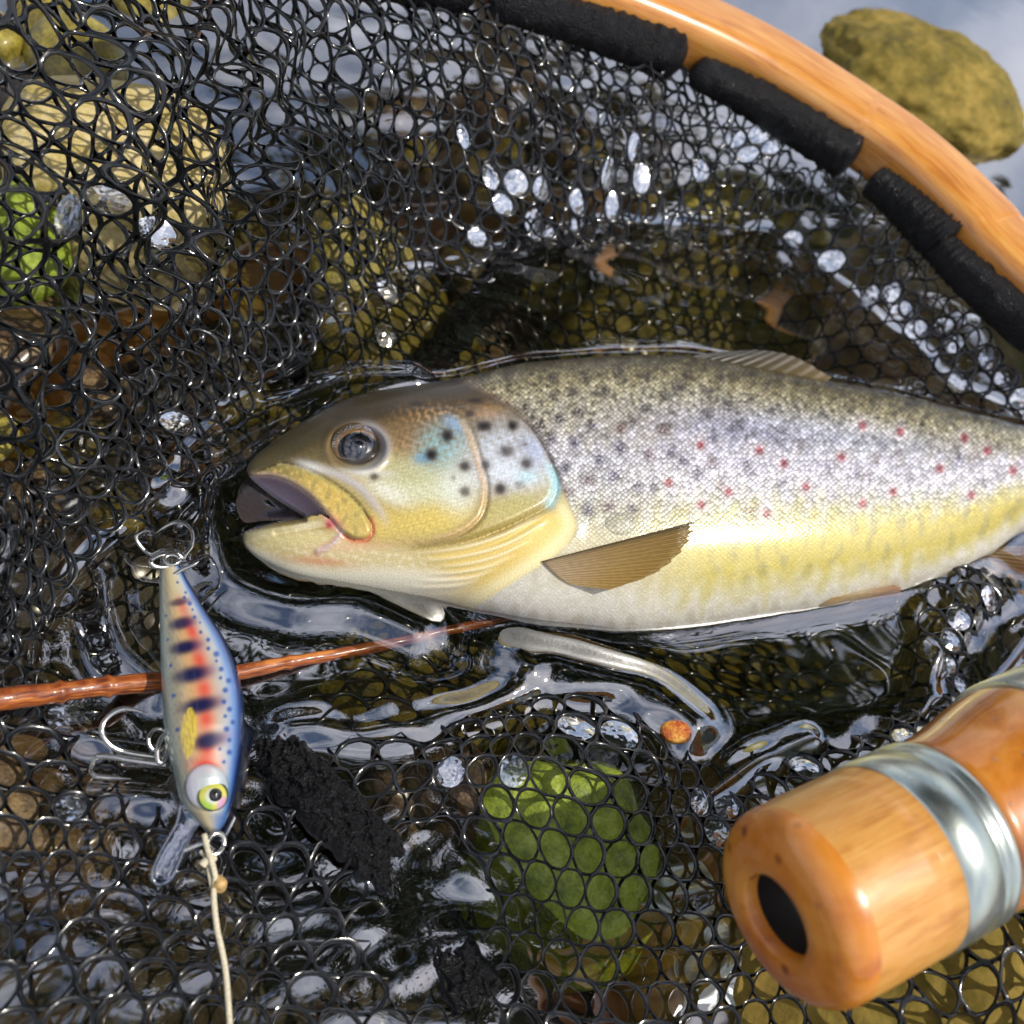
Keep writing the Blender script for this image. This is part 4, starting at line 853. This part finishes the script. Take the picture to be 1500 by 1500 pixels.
def lure_color(X_, Y_):
    tc_ = (X_ - np.interp(Y_, ys, xl)) / (np.interp(Y_, ys, xr) - np.interp(Y_, ys, xl))
    ks = [0, .10, .22, .40, .62, .78, .88, .945, 1]; cs = lin([(160, 182, 172), (158, 162, 148), (160, 150, 126), (196, 180, 138), (196, 188, 160), (176, 182, 182), (92, 134, 196), (26, 56, 116), (10, 30, 50)])
    c = np.stack([np.interp(tc_, ks, cs[:, i]) for i in range(3)], -1)
    def put(c, col, m): m = np.clip(m, 0, 1)[..., None]; return c * (1 - m) + lin(col) * m
    pink = np.exp(-((tc_ - .52) / .13) ** 2) * sstep(860, 900, Y_) * sstep(1140, 1118, Y_); c = put(c, (214, 66, 54), pink * (.72 + .22 * np.cos((Y_ - 1010) / 43.0 * 2 * np.pi)))
    c = put(c, (222, 168, 90), .35 * np.exp(-((tc_ - .36) / .12) ** 2) * sstep(870, 900, Y_) * sstep(1120, 1100, Y_))
    c = put(c, (216, 40, 34), .9 * np.exp(-((Y_ - 1122) / 12) ** 2 - ((tc_ - .48) / .2) ** 2))
    for cx, cy, rx, ry, s in ((262,882,15,6,.8),(266,913,19,10,.95),(271,948,23,11,1),(281,988,29,13,1),(293,1033,31,13,1),(305,1085,25,14,1)):
        dx = X_ - cx; dy = Y_ - cy + dx * .18; c = put(c, (16, 18, 66), s * np.exp(-((dx / rx) ** 2 + (dy / ry) ** 2) ** 2.2))
        c = put(c, (120, 40, 110), .35 * s * np.exp(-(((dx - rx) / 10) ** 2 + (dy / ry) ** 2)))
    for cx, cy, r in ((272,868,2.4),(270,875,2.6),(278,884,3.6),(282,893,2),(285,904,3),(293,912,2),(294,926,3),(305,937,3.6),(305,950,3.4),(317,958,5),(317,968,2.6),(324,980,4.2),(323,993,3),(335,997,4.6),(330,1011,4.6),(328,1028,4),(336,1039,4.4),(330,1049,3.2),(341,1058,3.8),(332,1068,4.8),(336,1084,3.8),(322,1097,3),(336,1102,4.6),(328,1116,3.2),(243,902,2.2),(246,937,2.2),(250,975,3),(254,1019,3.4),(260,1069,3.6),(260,853,2.2)):
        c = put(c, (30, 74, 150), .95 * np.exp(-(np.hypot(X_ - cx, Y_ - cy) / (r * .95)) ** 4))
    # yellow pectoral mark
    fx = (X_ - 272) + (Y_ - 1070) * .02; prof_ = np.interp(Y_, [1036, 1050, 1075, 1100, 1112], [2, 9, 12, 7, 1]); c = put(c, (220, 194, 46), (.72 + .25 * np.sin(X_ * 1.1 + Y_ * .12)) * sstep(prof_ + 1.5, prof_ - 1.5, np.abs(fx + np.interp(Y_, [1036, 1112], [-6, -4]))) * (Y_ > 1036) * (Y_ < 1112)); c = put(c, (150, 120, 20), .5 * (np.sin(X_ * 1.5) > .6) * sstep(prof_, prof_ - 3, np.abs(fx - 5)) * (Y_ > 1040) * (Y_ < 1108))
    # fine scale print on the belly side
    lat = np.sin((X_ + Y_ * .6) * 1.75) * np.sin((X_ * .6 - Y_) * 1.75); c = c * (1 - .16 * sstep(.1, .7, lat) * sstep(.5, .25, tc_) * sstep(.02, .1, tc_))[..., None]
    g = gill if X_.shape == Xl.shape else 0
    c = put(c, (172, 184, 190), g * (.85 - .6 * sstep(298, 272, X_)) * (1 - .45 * sstep(1160, 1180, Y_))); c = put(c, (190, 190, 214), .6 * g * sstep(300, 276, X_))
    c = put(c, (70, 110, 170), .8 * sstep(1180, 1200, Y_) * sstep(.35, .8, tc_))
    return np.clip(c, 0, 1)
cl = lure_color(Xl, Yl)
def mat_lure():
    m, t, b = new_mat('painted_lure'); a = node(t, 'Attribute'); a.attribute_name = 'pig'; n = node(t, 'TexNoise', Scale=0.6, Detail=2.0); s = node(t, 'Attribute'); s.attribute_name = 'surf'; t.links.new(s.outputs['Vector'], n.inputs['Vector'])
    r = ramp(t, n.outputs['Fac'], [(.3, (.9, .9, .9)), (.7, (1.08, 1.08, 1.08))]); mu = node(t, 'Mix', data_type='RGBA', blend_type='MULTIPLY'); mu.inputs['Factor'].default_value = 1
    t.links.new(a.outputs['Color'], mu.inputs['A']); t.links.new(r.outputs['Color'], mu.inputs['B']); t.links.new(mu.outputs['Result'], b.inputs['Base Color'])
    b.inputs['Roughness'].default_value = .35; b.inputs['Metallic'].default_value = .15; b.inputs['Coat Weight'].default_value = 1; b.inputs['Coat Roughness'].default_value = .05; return m
lure = tag(empty('fishing_lure', LP_.at(295., 1030., -.005)), 'minnow fishing lure with pink flank, dark blue bars and yellow eye', 'lure')
Vtop = LP_.at(Xl, Yl, Hl).reshape(-1, 3); Vbot = LP_.at(Xl, Yl, -Hl).reshape(-1, 3); g = grid_faces(nr_, nc_); N0 = nr_ * nc_
if np.cross(Vtop[g[0, 1]] - Vtop[g[0, 0]], Vtop[g[0, 3]] - Vtop[g[0, 0]]) @ LP_.n < 0: g = g[:, ::-1]
Fl = [tuple(q) for q in g] + [tuple(q[::-1] + N0) for q in g]
for i in range(nr_ - 1):
    for cc in (0, nc_ - 1): a = i * nc_ + cc; Fl.append((a, a + nc_, a + nc_ + N0, a + N0))
for i in (0, nr_ - 1):
    for j in range(nc_ - 1): a = i * nc_ + j; Fl.append((a, a + 1, a + 1 + N0, a + N0))
uvl = np.stack([Xl, Yl], -1).reshape(-1, 2)
obj('lure_body', Vtop * 1, Fl, None, lure) if False else obj('lure_body', np.vstack([Vtop, Vbot]), Fl, mat_lure(), lure, colors=np.vstack([cl.reshape(-1, 3)] * 2), uv=np.vstack([uvl, uvl]))
# lure eye
hE2 = float(np.interp(1166, ys, Wl)) * math.sin(math.acos(-((312 - np.interp(1166, ys, xl)) / (np.interp(1166, ys, xr) - np.interp(1166, ys, xl)) * 2 - 1))) ** .85
ec = LP_.at(312., 1166., hE2); E_ = 1 / (750 / HF / ((ec - CAM) @ FV)); vd = (CAM - ec) / np.linalg.norm(CAM - ec); en = LP_.n * .7 + vd * .3 + RV * .15; en /= np.linalg.norm(en); eu = RV - en * (RV @ en); eu /= np.linalg.norm(eu); ev = np.cross(en, eu)
Vi, Fi = cap(0, 0, 22 * E_, 0.0002, 0.0010, 24, 56); ix, iy = PIX(Vi); rI = np.hypot(ix - 312, iy - 1166)
ci = np.zeros((len(Vi), 3)) + lin((220, 216, 96)); ci = mixc(ci, (172, 206, 84), sstep(0, 12, iy - 1166) * sstep(4, -6, ix - 312)); ci = mixc(ci, (220, 170, 196), sstep(0, 8, ix - 314) * sstep(-2, 8, iy - 1164)); ci = mixc(ci, (222, 226, 220), sstep(14, 9, rI) * .8); ci = mixc(ci, (60, 70, 60), sstep(19.5, 21, rI))
le = obj('eye', Vi, Fi, mat_iris(), lure, colors=ci)
Vp, Fp = cap(1.5 * E_, 0, 9.5 * E_, 0.00105, 0.0005, 8, 32); obj('pupil', Vp, Fp, mat_simple('lure_pupil', (0.01, 0.01, 0.012), .06, 0, 1, 100, 0), le)
# diving lip
LIPO = resample(spline([(262, 1176), (257, 1204), (245, 1226), (232, 1250), (221, 1276), (221, 1291), (230, 1299), (243, 1297), (254, 1288), (264, 1266), (274, 1240), (288, 1214), (304, 1196), (290, 1182), (262, 1176)], 90)[:-1], 3.0)
ctr = np.array([(np.interp(q, [1176, 1300], [282, 236]), q) for q in LIPO[:, 1]])
def lip_z(px_, py_): s_ = (py_ - 1180) / 120.0; return 0.0006 - 0.0035 * s_ 
rings_ = []
for f_, hz in ((1.0, -.00035), (1.0, .00035), (.86, .00075), (.80, .00045), (.4, .0003)):
    q = np.c_[ctr[:, 0] + (LIPO[:, 0] - ctr[:, 0]) * f_, LIPO[:, 1] * 1.0]; q[:, 1] = 1238 + (LIPO[:, 1] - 1238) * (0.6 * f_ + .4 if f_ < 1 else 1)
    rings_.append(LP_.at(q[:, 0], q[:, 1], lip_z(q[:, 0], q[:, 1]) + hz))
q = len(LIPO); Vq = np.vstack(rings_ + [LP_.at(np.array([252.]), np.array([1240.]), np.array([lip_z(252, 1240) + .0003])), LP_.at(np.array([252.]), np.array([1240.]), np.array([lip_z(252, 1240) - .00035]))]); Fq = []
for r_ in range(4):
    for j in range(q): Fq.append((r_ * q + j, r_ * q + (j + 1) % q, (r_ + 1) * q + (j + 1) % q, (r_ + 1) * q + j))
for j in range(q): Fq.append((4 * q + j, 4 * q + (j + 1) % q, 5 * q)); Fq.append((j, 5 * q + 1, (j + 1) % q))
mlip = mat_water('clear_plastic_lip', 0.34, (0.26, 0.34, 0.52), 260, 0.8)
obj('diving_lip', Vq, Fq, mlip, lure)
# wires: hooks and rings, pixels with height above the lure plane
def wire(name, pts_, r, parent, hs, ns=9, taper=False, cap_=True):
    pts_ = spline(pts_, 60); hh_ = np.interp(np.linspace(0, 1, 60), np.linspace(0, 1, len(hs)), hs)
    c = LP_.at(pts_[:, 0], pts_[:, 1], hh_); rad = np.full(60, r)
    if taper: rad[-14:] *= np.linspace(1, .12, 14)
    V, Fc = tube(c, rad, ns, cap_); return obj(name, V, Fc, M_STEEL, parent)
th_ = empty_ = None
R1 = 0.00036
def ringpts(cx, cy, rx, ry, ang=0):
    a = np.linspace(0, 2 * np.pi * .985, 24); c_, s_ = math.cos(ang), math.sin(ang); return np.c_[cx + rx * np.cos(a) * c_ - ry * np.sin(a) * s_, cy + rx * np.cos(a) * s_ + ry * np.sin(a) * c_]
wire('split_ring', ringpts(241, 822, 20, 9, -.1), .00042, lure, [.0006, .0022, .0006])
tr1 = wire('treble_hook', [(262, 812), (268, 818), (272, 812), (282, 796), (281, 778), (268, 766), (254, 766), (240, 773), (228, 781)], R1, lure, [.002, .001, -.001, -.003], taper=True)
wire('hook_point', [(254, 842), (268, 834), (282, 828), (292, 822)], R1 * .9, tr1, [.0016, .0026], taper=True)
wire('hook_eye', ringpts(252, 820, 11, 7), R1, tr1, [.0018, .0018])
wire('hook_point', [(262, 812), (240, 806), (222, 812), (206, 800), (200, 786), (214, 776)], R1, tr1, [0, -.004, -.006, -.005, -.004], taper=True)
wire('hanger_ring', ringpts(232, 1084, 14, 16, .2), .00034, lure, [-.0004, .0010, -.0004])
wire('split_ring', ringpts(238, 1098, 7, 20, .15), .0004, lure, [.0004, .0012, .0004])
tr2 = wire('treble_hook', [(240, 1110), (215, 1107), (186, 1102), (165, 1094), (152, 1080), (150, 1064), (160, 1049), (178, 1039), (198, 1040), (217, 1047)], R1 * 1.25, lure, [-.0015, -.001, .0005, .001, .0015], taper=True)
wire('shank', [(244, 1120), (200, 1114), (165, 1109), (142, 1108)], R1 * 1.4, tr2, [-.0008, -.001, -.002])
wire('hook_point', [(142, 1108), (136, 1118), (134, 1130), (142, 1137), (165, 1139), (192, 1141)], R1 * 1.1, tr2, [-.002, -.0035, -.003, -.0025], taper=True)
# nose wire, snap and line
line = tag(empty('fishing_line', LP_.at(312., 1260., -.004)), 'pale braided line tied with a knot to the nose of the lure', 'line')
M_LINE = mat_simple('braided_line', L(206, 196, 168), .6, 0, 0, 2500, .6, .0002, .2); M_BEAD = mat_simple('tan_knot', L(196, 160, 104), .6, 0, .2, 1500, .8, .0004, .3)
wire('snap', ringpts(316, 1236, 12, 16, .4), .00042, lure, [.0010, .0016, .0010])
wire('snap', [(270, 1246), (284, 1240), (300, 1236), (312, 1248)], .00042, lure, [.0004, .0012, .0014])
def lwire(name, pts_, r, mat, hs):
    pts_ = spline(pts_, 50); c = LP_.at(pts_[:, 0], pts_[:, 1], np.interp(np.linspace(0, 1, 50), np.linspace(0, 1, len(hs)), hs)); V, Fc = tube(c, np.broadcast_to(r, (50,)), 10); return obj(name, V, Fc, mat, line)
lwire('strand', [(299, 1222), (304, 1244), (310, 1262), (315, 1285), (313, 1312), (318, 1360), (330, 1420), (338, 1520)], .00042, M_LINE, [.002, .0022, .001, 0, -.001])
lwire('strand', [(294, 1246), (302, 1258), (306, 1276), (310, 1300)], .0003, M_LINE, [.0012, .001, .0006])
lwire('knot', [(296, 1268), (301, 1262), (309, 1259), (314, 1256)], .0006, M_LINE, [.0014, .0016, .0012])
lwire('knot', [(314, 1284), (320, 1291), (322, 1300), (315, 1304)], np.r_[np.linspace(.0005, .0011, 25), np.linspace(.0011, .0004, 25)], M_BEAD, [.0008, .001, .0006])

# ------------------------------------------------------------------ twig
M_TWIG = mat_wood('wet_orange_bark', L(70, 30, 12), L(146, 70, 24), L(206, 128, 58), 220, 2600, .3, .45, (.40, .50, .60))
tp = spline([(-140, 1044), (0, 1024), (60, 1016), (140, 1004), (235, 995), (330, 985), (420, 968), (520, 951), (640, 925), (730, 906), (800, 890)], 160)
tz = np.interp(np.linspace(0, 1, 160), [0, .3, .45, .62, .75, 1], [.013, .0056, .0030, .0012, -.002, -.006])
tc3 = P(tp[:, 0], tp[:, 1], tz); ntw = Noise(.012, 12, 90)
trad = np.interp(np.linspace(0, 1, 160), [0, .3, .6, 1], [.0017, .00155, .0011, .0006]) * (1 + .06 * ntw(tc3[:, 0], tc3[:, 1]))
for kx in (158, 88, 425, 610): trad = trad * (1 + .28 * np.exp(-((tp[:, 0] - kx) / 5) ** 2))
V, Fc = tube(tc3, trad, 14); V = V + (np.repeat(np.cumsum(rng.normal(0, 1, (160, 3)), 0), 14, 0) * 2.0e-5) + rng.normal(0, 2.5e-5, V.shape); tu = np.stack(np.meshgrid(np.r_[0, np.cumsum(np.linalg.norm(np.diff(tc3, axis=0), axis=1))], np.abs(np.linspace(-1, 1, 14)) * .004, indexing='ij'), -1).reshape(-1, 2); tag(obj('twig', V, Fc, M_TWIG, uv=tu), 'thin wet orange brown twig floating behind the lure', 'twig')

# ------------------------------------------------------------------ rod grip
HC = CAM + ray(1371, 1222) * 0.1290; ax = .40 * FV + .82 * RV + .20 * UV_; ax /= np.linalg.norm(ax)
s1 = np.cross(ax, [0, 0, 1]); s1 /= np.linalg.norm(s1); s2 = np.cross(s1, ax)
def lathe(name, prof_, mat, parent, ns=96, cap0=False, cap1=False):
    prof_ = np.asarray(prof_, float) / 1000; a = np.linspace(0, 2 * np.pi, ns, endpoint=False); k = len(prof_)
    V = (HC + prof_[:, None, 0, None] * ax + prof_[:, None, 1, None] * (np.cos(a)[None, :, None] * s1 + np.sin(a)[None, :, None] * s2)).reshape(-1, 3)
    Fc = [(i * ns + j, i * ns + (j + 1) % ns, (i + 1) * ns + (j + 1) % ns, (i + 1) * ns + j) for i in range(k - 1) for j in range(ns)]
    if cap0: Fc.append(tuple(range(ns - 1, -1, -1)))
    if cap1: Fc.append(tuple((k - 1) * ns + j for j in range(ns)))
    sl = np.r_[0, np.cumsum(np.hypot(*np.diff(prof_, axis=0).T))]; u = np.stack(np.meshgrid(sl, a * .0125, indexing='ij'), -1).reshape(-1, 2)
    return obj(name, V, Fc, mat, parent, uv=u)
rod = tag(empty('fishing_rod', HC - s2 * .0125), 'polished burl wood rod grip with a pale metal ring lying on the net', 'fishing rod')
def mat_burl(name, stops, scale, dark, coat=.8):
    m, t, b = new_mat(name); tcn = node(t, 'TexCoord'); n = node(t, 'TexNoise', Scale=scale, Detail=8.0, Roughness=.62, Distortion=1.4); t.links.new(tcn.outputs['Object'], n.inputs['Vector'])
    n2 = node(t, 'TexVoronoi', Scale=dark, Randomness=1.0); t.links.new(tcn.outputs['Object'], n2.inputs['Vector'])
    r = ramp(t, n.outputs['Fac'], stops); k = ramp(t, n2.outputs['Distance'], [(.07, (.26, .12, .07)), (.20, (1, 1, 1))]); mu = node(t, 'Mix', data_type='RGBA', blend_type='MULTIPLY'); mu.inputs['Factor'].default_value = .85
    t.links.new(r.outputs['Color'], mu.inputs['A']); t.links.new(k.outputs['Color'], mu.inputs['B']); t.links.new(mu.outputs['Result'], b.inputs['Base Color'])
    b.inputs['Roughness'].default_value = .3; b.inputs['Coat Weight'].default_value = coat; b.inputs['Coat Roughness'].default_value = .06; bump(t, b, n.outputs['Fac'], .2, .0003); return m
M_END = mat_burl('orange_end_grain', [(.3, L(176, 92, 22)), (.5, L(210, 128, 40)), (.7, L(224, 150, 62))], 70, 210, .4)
M_BURL = mat_burl('amber_burl', [(.3, L(140, 72, 16)), (.48, L(196, 118, 34)), (.7, L(220, 152, 66))], 50, 45, .9)
M_CORK = mat_wood('turned_wood_grip', L(170, 106, 40), L(206, 144, 64), L(218, 166, 92), 140, 700, .3, .42)
r0 = 12.5
L1 = -9.6   # ring start
prof_b = [(-28.6, 5.2), (-28.6, 7.6)]
gr = [(-28.4 + 4.2 * (1 - math.cos(math.radians(a))), 7.9 + 4.4 * math.sin(math.radians(a))) for a in range(0, 91, 9)]
lathe('end_cap', [(-22.0, 5.2), (-28.1, 5.2), (-28.5, 5.6), (-28.6, 7.2)] + gr + [(-24.0, 12.32)], M_END, rod)
lathe('wooden_grip', [(-24.0, 12.31), (-20, 12.42), (-14, 12.48), (L1 + .1, 12.5), (L1 + .1, 11)], M_CORK, rod)
lathe('socket', [(-26.5, 5.19), (-20, 5.1), (-20, 0.01)], mat_simple('dark_socket', (.02, .016, .012), .5, 0, .2, 400, .3), rod)
mr, trr, brr = new_mat('brushed_nickel'); brr.inputs['Base Color'].default_value = (*L(198, 206, 196), 1); brr.inputs['Metallic'].default_value = 1; brr.inputs['Roughness'].default_value = .16
nzr = node(trr, 'TexNoise', Scale=300.0, Detail=3.0); rzr = ramp(trr, nzr.outputs['Fac'], [(.3, (.24,) * 3), (.7, (.34,) * 3)]); trr.links.new(rzr.outputs['Color'], brr.inputs['Roughness'])
lathe('metal_ring', [(L1, 11.5), (L1, 12.4), (L1 + .25, 12.75), (-3.4, 12.75), (-3.2, 12.5), (-2.9, 12.5), (-2.7, 12.75), (-2.2, 12.75), (-2.0, 12.5), (-1.7, 12.5), (-1.5, 12.75), (-.3, 12.75), (0, 12.5), (0, 11.5)], mr, rod)
lathe('burl_grip', [(-.1, 11.6), (-.05, 12.2), (2, 12.25), (6, 12.5), (10, 13.2), (14, 14.0), (18, 14.6), (19.5, 14.7), (19.6, 12)], M_BURL, rod)
lathe('metal_hood', [(19.5, 13), (19.5, 15.1), (20, 15.4), (30, 15.4), (31, 15.0), (32, 12.0), (60, 11.5), (60, 5)], mr, rod)
lathe('rod_blank', [(60, 11), (62, 9), (120, 6.5), (160, 5.0), (160, .01)], M_CORK, rod)
# water drops on the grip
DROP = []
for k in range(26):
    sx_ = random.choice((random.uniform(1.5, 18), random.uniform(1.5, 18), random.uniform(-9, -4))); an = random.uniform(.2, 2.9)
    rad_ = float(np.interp(sx_, [-24, -14, -9.6, -9.5, -.3, -.1, 6, 10, 14, 18], [12.31, 12.48, 12.5, 12.75, 12.75, 12.2, 12.5, 13.2, 14.0, 14.6])) / 1000
    nn3 = math.cos(an) * s1 + math.sin(an) * s2; c3 = HC + ax * sx_ / 1000 + nn3 * (rad_ - .00008); r3 = random.uniform(.0002, .0005); t3 = np.cross(nn3, ax)
    th = np.linspace(0, np.pi / 2, 6); ph = np.linspace(0, 2 * np.pi, 14, endpoint=False); el = random.uniform(.8, 1.9)
    bv = np.stack([np.outer(np.sin(th), np.cos(ph)) * r3 * el, np.outer(np.sin(th), np.sin(ph)) * r3, np.outer(np.cos(th), np.ones(14)) * r3 * .55], -1).reshape(-1, 3)
    obj('water_drop', c3 + bv @ np.array([t3, ax, nn3]), [(i * 14 + j, (i + 1) * 14 + j, (i + 1) * 14 + (j + 1) % 14, i * 14 + (j + 1) % 14) for i in range(5) for j in range(14)], M_GLASS, rod)

# ------------------------------------------------------------------ water surface with menisci
wx = np.r_[-np.geomspace(8, .135, 20), np.arange(-.13, .135, .0009), np.geomspace(.137, 8, 22)]
wy = np.r_[-np.geomspace(8, .115, 20), np.arange(-.11, .16, .0009), np.geomspace(.163, 8, 22)]
X, Y = np.meshgrid(wx, wy, indexing='ij'); Z = np.zeros_like(X)
near = (np.abs(X) < .136) & (Y > -.116) & (Y < .165); xs_, ys_ = X[near], Y[near]; zz = np.zeros_like(xs_)
fo = P(OUTL[::3, 0], OUTL[::3, 1], 0.0)[:, :2]
df = np.full(len(xs_), 1e9)
for a in range(len(fo)):
    df = np.minimum(df, (xs_ - fo[a, 0]) ** 2 + (ys_ - fo[a, 1]) ** 2)
df = np.sqrt(df); zz += 0.0010 * np.exp(-df / .0022)
RID = [([(255,715),(300,660),(360,615),(430,590),(520,560),(600,556)], .8, .0028), ([(318,720),(318,790),(345,850),(420,882),(520,888),(610,920)], 1.3, .0048), ([(165,820),(165,880),(185,950),(240,1000)], 1.2, .0045), ([(425,1070),(560,1072),(680,1042),(770,995)], 1.0, .0030), ([(760,965),(850,985),(950,1012),(1015,1060)], 1.5, .0045), ([(1005,1195),(1100,1118),(1180,1080)], .9, .0024), ([(1345,1045),(1370,950),(1410,885)], .9, .003), ([(1440,1010),(1500,930)], .9, .003), ([(300,650),(290,700),(240,770)], -.6, .003)]
for lp, A, sg in RID:
    Lp = np.array(lp, float); w3 = P(Lp[:, 0], Lp[:, 1], 0.0)[:, :2]; w3 = spline(w3, 30); d = seg_dist(xs_, ys_, w3)[0]; zz += A * .0016 * np.exp(-(d / sg) ** 2)
nzn = netz(xs_, ys_); zz += 0.0008 * np.exp(-(nzn / .0030) ** 2) * (0.7 + .3 * Noise(.009, 14, 91)(xs_, ys_))
zz += 0.00007 * Noise(.018, 14, 92)(xs_, ys_)
edge = np.minimum(np.minimum(xs_ + .136, .136 - xs_), np.minimum(ys_ + .116, .165 - ys_)); zz *= sstep(0, .02, edge)
Z[near] = zz
tag(obj('water', np.stack([X, Y, Z], -1).reshape(-1, 3), grid_faces(len(wx), len(wy)), M_WATER), kind='structure')

# ------------------------------------------------------------------ unseen tree, added so flat water mirrors dark leaves instead of sky
tree = tag(empty('added_reflection_tree', (-1.2, 5.2, -.05)), 'unseen leafy tree added over the river to darken its reflections', 'tree')
M_BARK = mat_simple('bark', (0.09, 0.065, 0.045), .9, 0, 0, 14, .8, .02, .4); M_LEAF = mat_simple('leaf_green', (0.045, 0.075, 0.02), .5, 0, 0, 3, 0, 0, .4)
parts_ = [tube(spline([(-1.2, 5.2, -.1), (-1.2, 4.9, 1.5), (-1.0, 4.2, 3.2), (-.9, 3.4, 4.6)], 24), np.linspace(.22, .08, 24), 12)]
for q in range(9):
    a = random.uniform(-2.6, 2.4); parts_.append(tube(spline([(-1.05, 4.4, 2.8 + .15 * q), (-1 + a * .5, 3.8, 3.9), (-.9 + a * 1.1, 3.0 + random.uniform(-.6, .8), 4.6 + random.uniform(-.5, .6))], 14), np.linspace(.07, .015, 14), 8))
V, Fc = join(parts_); obj('trunk', V, Fc, M_BARK, tree)
NL = 34000; cl_ = rng.normal(size=(110, 3)) ; cl_ /= np.linalg.norm(cl_, axis=1)[:, None]; cl_ *= (rng.random((110, 1)) ** .4); cc_ = np.array([-.7, 2.45, 4.7]) + cl_ * np.array([3.0, 2.4, 1.0]); cc_[34:54] = np.array([1.75, 3.6, 4.9]) + cl_[34:54] * np.array([1.1, .9, .6]); cc_[:34] = np.array([.6, 4.9, 3.95]) + cl_[:34] * np.array([3.6, .8, .75])  # leaf clusters set to cover bright sky in the water's reflection
pc = cc_[rng.integers(0, 110, NL)] + rng.normal(size=(NL, 3)) * np.array([.34, .30, .26])
a = rng.normal(size=(NL, 3)); a /= np.linalg.norm(a, axis=1)[:, None]; b = np.cross(a, rng.normal(size=(NL, 3))); b /= np.linalg.norm(b, axis=1)[:, None]; sz = rng.uniform(.07, .12, (NL, 1))
V = np.stack([pc - a * sz, pc + b * sz * .45, pc + a * sz, pc - b * sz * .45], 1).reshape(-1, 3)
obj('crown', V, np.arange(NL * 4).reshape(-1, 4), M_LEAF, tree, smooth=False)
